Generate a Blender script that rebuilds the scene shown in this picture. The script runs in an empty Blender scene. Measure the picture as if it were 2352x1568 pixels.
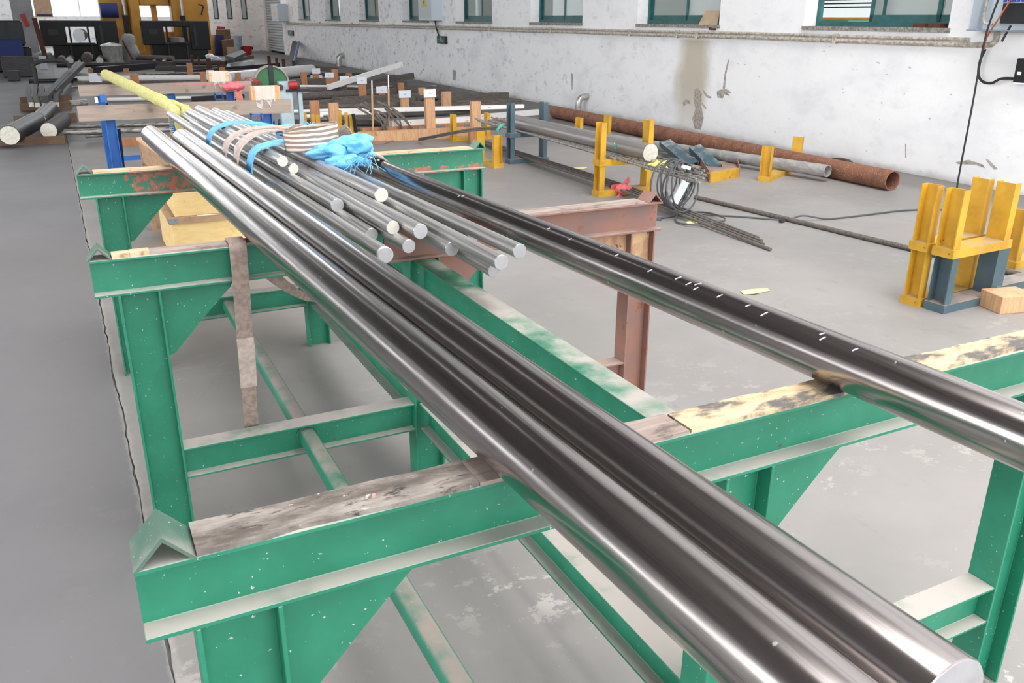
import bpy, bmesh, math, random
from mathutils import Vector, Matrix, noise

random.seed(11)
sc = bpy.context.scene
COL = sc.collection

# ---------------------------------------------------------------- camera
def make_camera():
    yaw, pitch, roll = 0.4678, -0.3621, 0.0053
    f = Vector((math.sin(yaw)*math.cos(pitch), math.cos(yaw)*math.cos(pitch), math.sin(pitch)))
    r = Vector((math.cos(yaw), -math.sin(yaw), 0.0))
    u = r.cross(f)
    r2 = r*math.cos(roll) + u*math.sin(roll)
    u2 = -r*math.sin(roll) + u*math.cos(roll)
    cam = bpy.data.cameras.new('camera')
    cam.lens = 29.961; cam.sensor_width = 36.0; cam.sensor_fit = 'HORIZONTAL'
    cam.clip_start = 0.05; cam.clip_end = 300
    o = bpy.data.objects.new('camera', cam); COL.objects.link(o)
    m = Matrix((r2, u2, -f)).transposed().to_4x4()
    m.translation = Vector((0.0182, -0.9972, 1.6))
    o.matrix_world = m
    sc.camera = o
make_camera()

# ---------------------------------------------------------------- sky, lights, exposure
sc.view_settings.view_transform = 'Standard'
sc.view_settings.look = 'None'
sc.view_settings.gamma = 1.0
sc.view_settings.use_curve_mapping = False
sc.view_settings.exposure = 0.0
w = bpy.data.worlds.new('overcast_sky'); sc.world = w; w.use_nodes = True
w.node_tree.nodes['Background'].inputs[0].default_value = (0.93, 0.97, 1.0, 1)
w.node_tree.nodes['Background'].inputs[1].default_value = 4.4

cy = sc.cycles; cy.max_bounces = 6; cy.diffuse_bounces = 3; cy.glossy_bounces = 3; cy.transmission_bounces = 2; cy.transparent_max_bounces = 6; cy.adaptive_threshold = .04; cy.caustics_reflective = False; cy.caustics_refractive = False
def area(name, loc, aim, sx, sy, power, col=(1, 1, 1)):
    l = bpy.data.lights.new(name, 'AREA'); l.shape = 'RECTANGLE'; l.size = sx; l.size_y = sy
    l.energy = power; l.color = col
    o = bpy.data.objects.new(name, l); COL.objects.link(o); o.location = loc
    o.rotation_euler = (Vector(aim)-Vector(loc)).to_track_quat('-Z', 'Y').to_euler()
    return o
# daylight through the open goods door behind the photographer, plus added unseen fill panels
area('roof_fill_near', (3.5, -1.6, 11.8), (3.5, -1.6, 0), 9.0, 12.5, 2350, (1, 0.99, 0.98))  # unseen panel under the closed roof, added to brighten floor and wall
area('roof_fill_far', (3.0, 44.0, 11.8), (3.0, 44.0, 0), 14.0, 18.0, 650, (0.97, 0.98, 1))  # unseen panel added so the far bar lengths reflect something bright
area('roof_fill_strip', (1.6, 28.0, 11.7), (1.6, 28.0, 0), .5, 30.0, 110, (1, 1, 1))  # unseen narrow strip added under the closed roof
area('window_band', (-15.7, 0.5, 4.6), (0, 0.5, 3.0), 16.0, 5.0, 1900, (0.97, 0.99, 1))  # unseen panel added on the left to brighten the long wall
area('goods_door', (2.5, -8.6, 2.6), (2.5, 0, 1.4), 9.0, 4.6, 260, (1, 0.99, 0.97))

# ---------------------------------------------------------------- mesh helpers
WORLD = {}
def V(*a): return Vector(a[0] if len(a) == 1 else a)

class MB:
    def __init__(s): s.v = []; s.f = []
    def add(s, vs, fs):
        n = len(s.v); s.v += [tuple(p) for p in vs]; s.f += [tuple(i+n for i in f) for f in fs]; return s
    def box(s, x0, x1, y0, y1, z0, z1):
        return s.add([(x0,y0,z0),(x1,y0,z0),(x1,y1,z0),(x0,y1,z0),(x0,y0,z1),(x1,y0,z1),(x1,y1,z1),(x0,y1,z1)],
            [(3,2,1,0),(4,5,6,7),(0,1,5,4),(1,2,6,5),(2,3,7,6),(3,0,4,7)])
    def obox(s, c, dx, dy, dz, rz=0.0, rx=0.0, ry=0.0):
        R = Matrix.Rotation(rz, 3, 'Z') @ Matrix.Rotation(ry, 3, 'Y') @ Matrix.Rotation(rx, 3, 'X')
        b = MB().box(-dx/2, dx/2, -dy/2, dy/2, -dz/2, dz/2)
        return s.add([V(c)+R@V(p) for p in b.v], b.f)
    def extrude(s, prof, p0, p1, h, caps=True):
        """profile (a,b): b along h, a along cross(h, axis)"""
        p0, p1 = V(p0), V(p1); ax = (p1-p0).normalized(); h = V(h); h = (h-ax*h.dot(ax)).normalized(); wd = h.cross(ax)
        n = len(prof)
        vs = [p0+wd*a+h*b for a, b in prof]+[p1+wd*a+h*b for a, b in prof]
        fs = [(i, (i+1) % n, n+(i+1) % n, n+i) for i in range(n)]
        if caps: fs += [tuple(range(n))[::-1], tuple(range(n, 2*n))]
        return s.add(vs, fs)
    def prism(s, pts, off):
        n = len(pts); off = V(off)
        vs = [V(p) for p in pts]+[V(p)+off for p in pts]
        return s.add(vs, [(i, (i+1) % n, n+(i+1) % n, n+i) for i in range(n)]+[tuple(range(n))[::-1], tuple(range(n, 2*n))])
    def lathe(s, p0, p1, prof, seg=24):
        """prof: list of (t metres from p0, r)"""
        p0, p1 = V(p0), V(p1); ax = (p1-p0).normalized()
        e = ax.orthogonal().normalized(); g = ax.cross(e)
        vs = []; fs = []
        for t, r in prof:
            for k in range(seg):
                a = 2*math.pi*k/seg; vs.append(p0+ax*t+(e*math.cos(a)+g*math.sin(a))*r)
        for i in range(len(prof)-1):
            for k in range(seg):
                k2 = (k+1) % seg; fs.append((i*seg+k, i*seg+k2, (i+1)*seg+k2, (i+1)*seg+k))
        fs.append(tuple(range(seg))[::-1]); fs.append(tuple(range((len(prof)-1)*seg, len(prof)*seg)))
        return s.add(vs, fs)
    def cyl(s, p0, p1, r, seg=20, ch=0.0, r1=None):
        L = (V(p1)-V(p0)).length; r1 = r if r1 is None else r1
        if ch: return s.lathe(p0, p1, [(0, r-ch), (ch, r), (L-ch, r1), (L, r1-ch)], seg)
        return s.lathe(p0, p1, [(0, r), (L, r1)], seg)
    def pipe(s, p0, p1, r, t, seg=24):
        p0, p1 = V(p0), V(p1); ax = (p1-p0).normalized(); e = ax.orthogonal().normalized(); g = ax.cross(e)
        vs = []
        for p, rr in ((p0, r), (p1, r), (p1, r-t), (p0, r-t)):
            for k in range(seg):
                a = 2*math.pi*k/seg; vs.append(p+(e*math.cos(a)+g*math.sin(a))*rr)
        fs = []
        for i in range(4):
            j = (i+1) % 4
            for k in range(seg):
                k2 = (k+1) % seg; fs.append((i*seg+k, i*seg+k2, j*seg+k2, j*seg+k))
        return s.add(vs, fs)
    def tube(s, path, r, seg=8, closed=False):
        path = [V(p) for p in path]; n = len(path); vs = []; fs = []; e = None
        for i, p in enumerate(path):
            if closed: t = (path[(i+1) % n]-path[i-1]).normalized()
            else: t = (path[min(i+1, n-1)]-path[max(i-1, 0)]).normalized()
            if e is None: e = t.orthogonal().normalized()
            e = (e-t*e.dot(t)).normalized(); g = t.cross(e)
            rr = r[i] if isinstance(r, (list, tuple)) else r
            for k in range(seg):
                a = 2*math.pi*k/seg; vs.append(p+(e*math.cos(a)+g*math.sin(a))*rr)
        for i in range(n if closed else n-1):
            j = (i+1) % n
            for k in range(seg):
                k2 = (k+1) % seg; fs.append((i*seg+k, i*seg+k2, j*seg+k2, j*seg+k))
        if not closed: fs += [tuple(range(seg))[::-1], tuple(range((n-1)*seg, n*seg))]
        return s.add(vs, fs)
    def ribbon(s, path, wd, w, th, closed=False):
        path = [V(p) for p in path]; n = len(path); vs = []; fs = []
        for i, p in enumerate(path):
            if closed: t = (path[(i+1) % n]-path[i-1]).normalized()
            else: t = (path[min(i+1, n-1)]-path[max(i-1, 0)]).normalized()
            d = V(wd[i]) if isinstance(wd, list) else V(wd)
            d = (d-t*d.dot(t)).normalized(); q = t.cross(d)
            ww = w[i] if isinstance(w, list) else w
            for a, b in ((-.5, -.5), (.5, -.5), (.5, .5), (-.5, .5)): vs.append(p+d*a*ww+q*b*th)
        for i in range(n if closed else n-1):
            j = (i+1) % n
            for k in range(4):
                k2 = (k+1) % 4; fs.append((4*i+k, 4*i+k2, 4*j+k2, 4*j+k))
        if not closed: fs += [(3, 2, 1, 0), tuple(range(4*n-4, 4*n))]
        return s.add(vs, fs)
    def blob(s, c, rx, ry, rz, amp=.25, freq=9, seg=20, ring=12, seed=0):
        c = V(c); vs = [c+V(0, 0, -rz)]; fs = []
        for i in range(1, ring):
            ph = math.pi*i/ring
            for k in range(seg):
                a = 2*math.pi*k/seg
                d = V(math.sin(ph)*math.cos(a)*rx, math.sin(ph)*math.sin(a)*ry, -math.cos(ph)*rz)
                nn = noise.noise((c+d)*freq+V(seed, seed*2, 0))+.35*noise.noise((c+d)*freq*3.1+V(seed*3, 0, seed)); vs.append(c+d*(1+amp*2*nn))
        vs.append(c+V(0, 0, rz)); top = len(vs)-1
        for k in range(seg):
            k2 = (k+1) % seg; fs.append((0, 1+k2, 1+k)); fs.append((top, 1+(ring-2)*seg+k, 1+(ring-2)*seg+k2))
            for i in range(ring-2): fs.append((1+i*seg+k, 1+i*seg+k2, 1+(i+1)*seg+k2, 1+(i+1)*seg+k))
        return s.add(vs, fs)
    def build(s, name, mat, parent=None, smooth=False, bevel=0.0, recalc=True, ang=35):
        xs, ys, zs = zip(*s.v)
        o3 = V((min(xs)+max(xs))/2, (min(ys)+max(ys))/2, min(zs))
        me = bpy.data.meshes.new(name)
        me.from_pydata([V(p)-o3 for p in s.v], [], s.f)
        if recalc:
            b = bmesh.new(); b.from_mesh(me); bmesh.ops.recalc_face_normals(b, faces=b.faces); b.to_mesh(me); b.free()
        me.materials.append(mat)
        if smooth:
            for p in me.polygons: p.use_smooth = True
            me.set_sharp_from_angle(angle=math.radians(ang))
        o = bpy.data.objects.new(name, me); COL.objects.link(o)
        WORLD[o.name] = o3
        if parent is not None:
            o.parent = parent; o.location = o3-WORLD[parent.name]
        else: o.location = o3
        if bevel:
            m = o.modifiers.new('edge', 'BEVEL'); m.width = bevel; m.segments = 1; m.limit_method = 'ANGLE'; m.angle_limit = math.radians(40)
        return o

def tag(o, label=None, cat=None, group=None, kind=None):
    if label: o['label'] = label
    if cat: o['category'] = cat
    if group: o['group'] = group
    if kind: o['kind'] = kind
    return o
def thing(name, label, cat, loc, group=None, kind=None):
    o = bpy.data.objects.new(name, None); COL.objects.link(o); o.location = V(loc); WORLD[o.name] = V(loc)
    o.empty_display_size = .1
    return tag(o, label, cat, group, kind)
def struct(o): o['kind'] = 'structure'; return o

def catmull(pts, n=6, closed=False):
    pts = [V(p) for p in pts]; out = []; m = len(pts)
    rng = range(m) if closed else range(m-1)
    for i in rng:
        if closed: a, b, c, d = pts[i-1], pts[i], pts[(i+1) % m], pts[(i+2) % m]
        else: a, b, c, d = pts[max(i-1, 0)], pts[i], pts[i+1], pts[min(i+2, m-1)]
        for k in range(n):
            t = k/n
            out.append(.5*((2*b)+(c-a)*t+(2*a-5*b+4*c-d)*t*t+(3*b-a-3*c+d)*t**3))
    if not closed: out.append(pts[-1])
    return out

def prof_i(h, w, tw, tf):
    a, b = w/2, h/2; t = tw/2
    return [(-a,-b),(a,-b),(a,-b+tf),(t,-b+tf),(t,b-tf),(a,b-tf),(a,b),(-a,b),(-a,b-tf),(-t,b-tf),(-t,-b+tf),(-a,-b+tf)]
def prof_c(h, w, t):   # channel, web along b at a=0, flanges towards +a
    b = h/2
    return [(0,-b),(w,-b),(w,-b+t),(t,-b+t),(t,b-t),(w,b-t),(w,b),(0,b)]

# ---------------------------------------------------------------- materials
def lin(c):
    return tuple(((x/255)/12.92 if x/255 <= .04045 else ((x/255+.055)/1.055)**2.4) for x in c)+(1,)
MATS = {}
class NT:
    def __init__(s, name):
        s.m = bpy.data.materials.new(name); s.m.use_nodes = True; s.t = s.m.node_tree
        s.p = s.t.nodes['Principled BSDF']; s.out = s.t.nodes['Material Output']; s._co = None
    def n(s, ty, **kw):
        x = s.t.nodes.new(ty)
        for k, v in kw.items(): setattr(x, k, v)
        return x
    def l(s, a, b): s.t.links.new(a, b)
    def co(s, scale=(1, 1, 1), world=False):
        mp = s.n('ShaderNodeMapping'); mp.inputs['Scale'].default_value = scale
        if world: s.l(s.n('ShaderNodeNewGeometry').outputs['Position'], mp.inputs['Vector'])
        else: s.l(s.n('ShaderNodeTexCoord').outputs['Object'], mp.inputs['Vector'])
        return mp.outputs[0]
    def noise(s, scale, detail=5, rough=.55, stretch=(1, 1, 1), world=False, dist=0):
        x = s.n('ShaderNodeTexNoise'); x.inputs['Scale'].default_value = scale; x.inputs['Detail'].default_value = min(detail, 5)
        x.inputs['Roughness'].default_value = rough; x.inputs['Distortion'].default_value = dist
        s.l(s.co(stretch, world), x.inputs['Vector']); return x.outputs['Fac']
    def ramp(s, fac, a, b, ca=(0, 0, 0, 1), cb=(1, 1, 1, 1)):
        x = s.n('ShaderNodeMapRange'); x.clamp = True; x.interpolation_type = 'SMOOTHSTEP'
        x.inputs['From Min'].default_value = a; x.inputs['From Max'].default_value = b
        x.inputs['To Min'].default_value = ca[0]; x.inputs['To Max'].default_value = cb[0]
        s.l(fac, x.inputs['Value']); return x.outputs['Result']
    def mix(s, fac, a, b, mode='MIX'):
        x = s.n('ShaderNodeMix', data_type='RGBA', blend_type=mode)
        for sock, val in ((x.inputs[0], fac), (x.inputs[6], a), (x.inputs[7], b)):
            if isinstance(val, (float, int)): sock.default_value = val
            elif isinstance(val, tuple): sock.default_value = val
            else: s.l(val, sock)
        return x.outputs[2]
    def math(s, op, a, b=None, clamp=False):
        x = s.n('ShaderNodeMath', operation=op, use_clamp=clamp)
        for sock, val in ((x.inputs[0], a), (x.inputs[1], b)):
            if val is None: continue
            if isinstance(val, (float, int)): sock.default_value = val
            else: s.l(val, sock)
        return x.outputs[0]
    def upness(s):
        g = s.n('ShaderNodeNewGeometry'); x = s.n('ShaderNodeSeparateXYZ'); s.l(g.outputs['Normal'], x.inputs[0]); return x.outputs[2]
    def bump(s, h, strength=.2, dist=.01):
        b = s.n('ShaderNodeBump'); b.inputs['Strength'].default_value = strength; b.inputs['Distance'].default_value = dist
        s.l(h, b.inputs['Height']); s.l(b.outputs[0], s.p.inputs['Normal'])
    def done(s, key, col=None, rough=None, metal=None, spec=None):
        for k, v in (('Base Color', col), ('Roughness', rough), ('Metallic', metal), ('Specular IOR Level', spec)):
            if v is None: continue
            if isinstance(v, (float, int, tuple)): s.p.inputs[k].default_value = v
            else: s.l(v, s.p.inputs[k])
        MATS[key] = s.m; return s.m

def paint(key, col, col2, rough=.45, rust=0.0, dust=0.0, rustcol=(126, 74, 52), dustcol=(192, 184, 177), scale=7, chips=.0, patch=False):
    t = NT(key)
    c = t.mix(t.ramp(t.noise(scale), .35, .7), lin(col), lin(col2))
    rg = rough
    if rust:
        m = t.ramp(t.noise(16, 8, .65), .72-rust*.25, .78-rust*.25)
        c = t.mix(m, c, t.mix(t.noise(60), lin(rustcol), lin(tuple(int(x*.6) for x in rustcol))))
    if patch:
        ob = t.n('ShaderNodeSeparateXYZ'); t.l(t.n('ShaderNodeTexCoord').outputs['Object'], ob.inputs[0])
        n3 = t.noise(20, 6, .7)
        b1 = t.ramp(t.math('ABSOLUTE', t.math('ADD', ob.outputs[0], .64)), .10, .24, (1, 1, 1, 1), (0, 0, 0, 1))
        b2 = t.math('MULTIPLY', t.ramp(ob.outputs[0], .1, .5), t.ramp(ob.outputs[2], .02, .06, (1, 1, 1, 1), (0, 0, 0, 1)))
        m = t.ramp(t.math('MULTIPLY', t.math('MAXIMUM', b1, t.math('MULTIPLY', b2, .95)), n3), .42, .50)
        c = t.mix(m, c, t.mix(t.ramp(t.noise(26, 4), .42, .6), lin((186, 108, 82)), lin((104, 112, 100))))
    if chips:
        m2 = t.ramp(t.noise(130, 3, .5), .72-chips*.1, .74-chips*.1); c = t.mix(m2, c, lin((190, 190, 180)))
    if dust:
        up = t.ramp(t.upness(), .55, .85)
        br = t.ramp(t.noise(5, 6, .6), .5-dust*.35, .8-dust*.35)
        k = t.math('MULTIPLY', up, br); c = t.mix(k, c, lin(dustcol))
        rg = t.math('ADD', t.math('MULTIPLY', k, .9-rough), rough)
    t.bump(t.noise(90, 3), .06, .004)
    return t.done(key, c, rg)

def steel(key, col=(178, 171, 168), r0=.10, r1=.26, axis='Y', dark=(152, 146, 143), metal=1.0):
    t = NT(key); st = {'Y': (14, .22, 14), 'X': (.5, 9, 9), 'T': (1, 1, 1)}[axis]
    st2 = {'Y': (.6, 30, .6), 'X': (30, .6, .6), 'T': (20, 20, 20)}[axis]
    n1 = t.noise(2.2, 3, .6, st)
    c = t.mix(t.ramp(n1, .35, .7), lin(col), lin(dark))
    sp = t.ramp(t.noise(48, 2, .5), .73, .77)
    c = t.mix(t.math('MULTIPLY', sp, .35), c, lin((225, 223, 220)))
    n4 = t.noise(1.0, 2, .5, {'Y': (150, .04, 150), 'X': (.04, 150, 150), 'T': (1, 1, 1)}[axis])
    c = t.mix(t.math('MULTIPLY', t.ramp(n4, .5, .72), .55), c, lin(tuple(int(x*.72) for x in dark)))
    rg = t.math('ADD', t.math('MULTIPLY', t.math('ADD', n1, t.math('MULTIPLY', n4, 1.6)), (r1-r0)*.5), r0)
    rg = t.math('ADD', rg, t.math('MULTIPLY', sp, .15))
    return t.done(key, c, rg, metal)

def wood(key, a, b, grain=(2, 30, 30), rough=.75, dirt=0.0, dirtcol=(70, 66, 62)):
    t = NT(key)
    n1 = t.noise(3, 6, .6, grain, dist=.4)
    c = t.mix(t.ramp(n1, .3, .72), lin(a), lin(b))
    if dirt:
        m = t.ramp(t.noise(9, 8, .7, (1, 2.2, 1)), .62-dirt*.3, .74-dirt*.2); c = t.mix(m, c, lin(dirtcol))
    t.bump(n1, .25, .004)
    return t.done(key, c, rough)

def simple(key, col, rough=.6, col2=None, scale=8, metal=0.0, bump=0.0):
    t = NT(key); c = lin(col)
    if col2: c = t.mix(t.ramp(t.noise(scale, 6), .35, .68), lin(col), lin(col2))
    if bump: t.bump(t.noise(scale*6, 4), bump, .01)
    return t.done(key, c, rough, metal)

paint('green', (34, 122, 94), (44, 136, 107), .42, .09, .85, chips=.12)
paint('green_worn', (36, 126, 97), (46, 138, 109), .42, .3, .85, rustcol=(150, 84, 62), chips=.3, patch=True)
paint('stop_green', (66, 104, 88), (92, 110, 98), .5, .45, .25, rustcol=(120, 96, 80), chips=.3)
paint('rusty', (152, 108, 92), (132, 106, 100), .7, .5, .55, rustcol=(170, 112, 82), dustcol=(172, 152, 140))
paint('pale_rust', (206, 170, 130), (150, 108, 84), .7, .5, .0, rustcol=(92, 66, 54), scale=12)
paint('pipe_green', (32, 116, 92), (42, 130, 104), .45, .0, .6, dustcol=(160, 150, 142), chips=.2)
paint('yellow', (218, 170, 54), (194, 146, 40), .5, .3, .55, rustcol=(110, 74, 36), dustcol=(168, 150, 120))
paint('grey_blue', (76, 98, 108), (88, 108, 116), .5, .35, .8, rustcol=(120, 88, 74), dustcol=(166, 152, 142))
paint('blue', (44, 108, 186), (36, 96, 170), .5, .08, .2)
paint('blue_dark', (24, 52, 98), (20, 44, 84), .5, .0, .1)
steel('bar_steel'); steel('rod_steel', (212, 210, 208), .20, .36, dark=(186, 183, 180), metal=.72)
steel('bar_far', (178, 175, 172), .26, .42, metal=.6)
simple('rod_end', (186, 186, 190), .42, (172, 170, 173), 20, .3)
simple('rod_end_fresh', (226, 222, 212), .5, (206, 198, 182), 30, .1)
wood('plank_new', (232, 208, 168), (212, 182, 142), dirt=.62, dirtcol=(104, 101, 98))
wood('plank_clean', (238, 208, 172), (214, 170, 132), dirt=.2, dirtcol=(150, 120, 100))
wood('plank_grey', (176, 160, 152), (150, 132, 122), dirt=.25, dirtcol=(110, 98, 92))
t = NT('plank_dirty'); c = t.mix(t.ramp(t.noise(5, 6, .7, (1, 3.5, 1)), .38, .66), lin((92, 84, 78)), lin((158, 150, 142)))
c = t.mix(t.ramp(t.noise(26, 5, .7, (.7, 2, 1)), .56, .68), c, lin((58, 54, 50))); c = t.mix(t.ramp(t.noise(40, 4, .65, (1, 2, 1)), .64, .72), c, lin((206, 200, 194)))
c = t.mix(t.ramp(t.noise(33, 2), .74, .76), c, lin((214, 140, 128))); t.bump(t.noise(22, 6, .7, (.8, 2, 1)), .5, .006); t.done('plank_dirty', c, .8)
wood('crate', (250, 220, 156), (240, 204, 140), grain=(3, 3, 14), dirt=.1, dirtcol=(196, 150, 96))
wood('crate_side', (196, 160, 124), (174, 142, 112), grain=(3, 3, 10), dirt=.2, dirtcol=(140, 112, 90))
wood('stake', (200, 146, 106), (176, 122, 88), grain=(20, 20, 2), dirt=.1, dirtcol=(120, 88, 70))
wood('stake_pale', (222, 178, 136), (196, 150, 112), grain=(20, 20, 2), dirt=.1, dirtcol=(130, 110, 96))
wood('timber_grey', (172, 156, 144), (152, 138, 128), grain=(1.5, 20, 20), dirt=.15, dirtcol=(128, 114, 104))
simple('bracket', (158, 170, 182), .4, (138, 150, 160), 30, .6)
simple('web_beige', (214, 198, 188), .9, (188, 170, 160), 60, 0, .5)
simple('web_brown', (178, 158, 148), .9, (150, 132, 122), 60, 0, .5)
simple('web_blue', (128, 200, 244), .75, (96, 174, 230), 30, 0, .3)
simple('wrap_yellow', (230, 226, 156), .85, (214, 208, 128), 20, 0, .4)
simple('pillar_grey', (158, 158, 160), .8, (140, 140, 143), 2)
simple('ink_blue', (168, 188, 222), .7)
simple('tie_yellow', (230, 226, 120), .7)
simple('scrap_yellow', (222, 220, 160), .8)
simple('tie_teal', (92, 208, 186), .7)
simple('tie_red', (236, 128, 134), .75, (220, 100, 112), 30)
simple('card', (236, 242, 250), .6)
simple('card_pale', (238, 243, 250), .6)  # card a touch paler than the plain one
t = NT('web_striped'); wv = t.n('ShaderNodeTexWave'); wv.wave_type = 'BANDS'; wv.bands_direction = 'Z'; wv.inputs['Scale'].default_value = 16; wv.inputs['Distortion'].default_value = 1.5; wv.inputs['Detail'].default_value = 3
t.l(t.co((1, 1, 1)), wv.inputs['Vector']); cc = t.mix(t.ramp(wv.outputs['Fac'], .35, .75), lin((160, 138, 120)), lin((236, 224, 214))); t.bump(t.noise(260, 3), .4, .004); t.done('web_striped', cc, .85)
simple('chalk', (196, 196, 202), .8)
simple('rubber', (42, 42, 44), .7)
simple('cable_grey', (84, 86, 90), .6)
simple('machine_black', (15, 16, 18), .6, (11, 12, 13), 3)
simple('machine_grey', (46, 48, 50), .6, (36, 38, 40), 3)
simple('machine_yellow', (190, 136, 40), .5, (172, 120, 36), 2)
simple('pale_blue', (186, 204, 212), .5, (168, 188, 196), 6)
simple('wheel_green', (58, 118, 72), .5, (50, 104, 64), 6)
simple('red_paint', (180, 34, 34), .45, (150, 26, 30), 9)
simple('rust_dark', (92, 52, 42), .8, (74, 42, 36), 14)
simple('tin', (196, 196, 192), .32, (164, 164, 160), 10, .6)
simple('board_brown', (122, 98, 78), .8, (106, 84, 66), 6)
simple('board_tan', (196, 172, 144), .8, (180, 156, 130), 6)
simple('navy', (34, 48, 104), .7)
simple('sack', (150, 150, 148), .9, (128, 128, 126), 18, 0, .4)
simple('box_grey', (186, 192, 196), .5)
simple('box_side', (196, 206, 214), .45)
simple('sign_black', (24, 32, 30), .5)
simple('sign_green', (92, 170, 140), .5)
simple('warn_yellow', (206, 178, 44), .5)
simple('conduit', (206, 198, 184), .6, (150, 140, 128), 25)
simple('frame_green', (44, 98, 98), .45, (36, 84, 84), 10)
simple('plaster_sill', (120, 114, 106), .9, (170, 166, 160), 30)
paint('teal_steel', (62, 90, 100), (74, 100, 108), .5, .35, .15, rustcol=(126, 90, 74))
paint('green_runner', (34, 122, 94), (44, 136, 107), .42, .09, .45, chips=.12)
paint('pipe_rust', (140, 94, 70), (114, 74, 58), .8, .35, .0, rustcol=(100, 62, 46), chips=.75)
simple('peeled', (190, 182, 172), .95, (148, 140, 131), 25)
simple('black', (18, 18, 20), .6)
simple('orange_wire', (190, 104, 60), .6)
simple('white_paint', (238, 238, 236), .6)
simple('teal_machine', (60, 170, 150), .5)
simple('orange', (224, 140, 60), .6)
simple('breaker', (210, 216, 222), .5)
simple('breaker_blue', (54, 78, 170), .5)
simple('rope', (96, 88, 80), .95, (74, 68, 62), 80, 0, .5)

# dusty bars of the stock piles
def stock(key, a, b, lo=.45, hi=.6, scale=(2, 14, 14), rough=.8, metal=0.0):
    t = NT(key); m = t.ramp(t.noise(3, 7, .65, scale), lo, hi)
    t.bump(t.noise(3, 7, .65, scale), .3, .02)
    return t.done(key, t.mix(m, lin(a), lin(b)), rough, metal)
stock('stock_grey', (112, 104, 98), (92, 86, 82)); stock('stock_dark', (66, 64, 64), (54, 52, 52), rough=.6)
stock('stock_black', (38, 38, 42), (58, 58, 62), .6, .75, rough=.4)
stock('stock_white', (250, 249, 247), (150, 144, 138), .62, .70, rough=.3)
stock('stock_silver', (176, 172, 166), (112, 106, 98), .45, .62, rough=.35, metal=.5)
stock('pipe_grey', (150, 150, 150), (176, 174, 172), .4, .65, (6, 3, 6), .7)

# plaster wall: whitewash with grey mottling denser down the hall, scuffs and a brown run-off stain under the conduit
def plaster():
    t = NT('plaster')
    pos = t.n('ShaderNodeNewGeometry').outputs['Position']
    sp = t.n('ShaderNodeSeparateXYZ'); t.l(pos, sp.inputs[0])
    c = t.mix(t.ramp(t.noise(1.3, 8, .62, (1, .8, 1.4), True), .42, .78), lin((251, 251, 252)), lin((234, 234, 238)))
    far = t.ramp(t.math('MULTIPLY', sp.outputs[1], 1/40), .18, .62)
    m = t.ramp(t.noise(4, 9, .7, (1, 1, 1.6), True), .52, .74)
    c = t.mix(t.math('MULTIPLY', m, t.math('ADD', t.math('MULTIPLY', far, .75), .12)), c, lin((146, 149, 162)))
    sc_ = t.ramp(t.noise(14, 6, .6, (1, .6, 1.5), True), .67, .73)
    c = t.mix(t.math('MULTIPLY', sc_, .55), c, lin((120, 116, 112)))
    # damp along the foot of the wall
    wob = t.math('MULTIPLY', t.noise(2.2, 7, .7, (1, 1, 1), True), .15)
    foot = t.ramp(t.math('SUBTRACT', sp.outputs[2], wob), -.10, .02, (1, 1, 1, 1), (0, 0, 0, 1))
    c = t.mix(t.math('MULTIPLY', foot, .55), c, lin((150, 145, 140)))
    # run-off stain
    def band(v, a, b):
        return t.math('MULTIPLY', t.ramp(v, a, a+.25), t.ramp(v, b-.25, b, (1, 1, 1, 1), (0, 0, 0, 1)))
    yy = t.math('ADD', t.math('MULTIPLY', t.math('SUBTRACT', sp.outputs[1], 9.0), 1/1.4), t.math('MULTIPLY', t.math('SUBTRACT', t.noise(1.6, 4, .6, (1, 1, .5), True), .5), .35))
    st = t.math('MULTIPLY', band(yy, .12, .86), t.ramp(sp.outputs[2], -.3, .7))
    st = t.math('MULTIPLY', st, t.ramp(sp.outputs[2], 1.30, 1.36, (1, 1, 1, 1), (0, 0, 0, 1)))
    c = t.mix(t.math('MULTIPLY', st, .8), c, lin((186, 174, 150)))
    t.bump(t.noise(5, 9, .65, (1, 1, 1), True), .35, .03)
    t.done('plaster', c, .9)
plaster()

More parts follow.
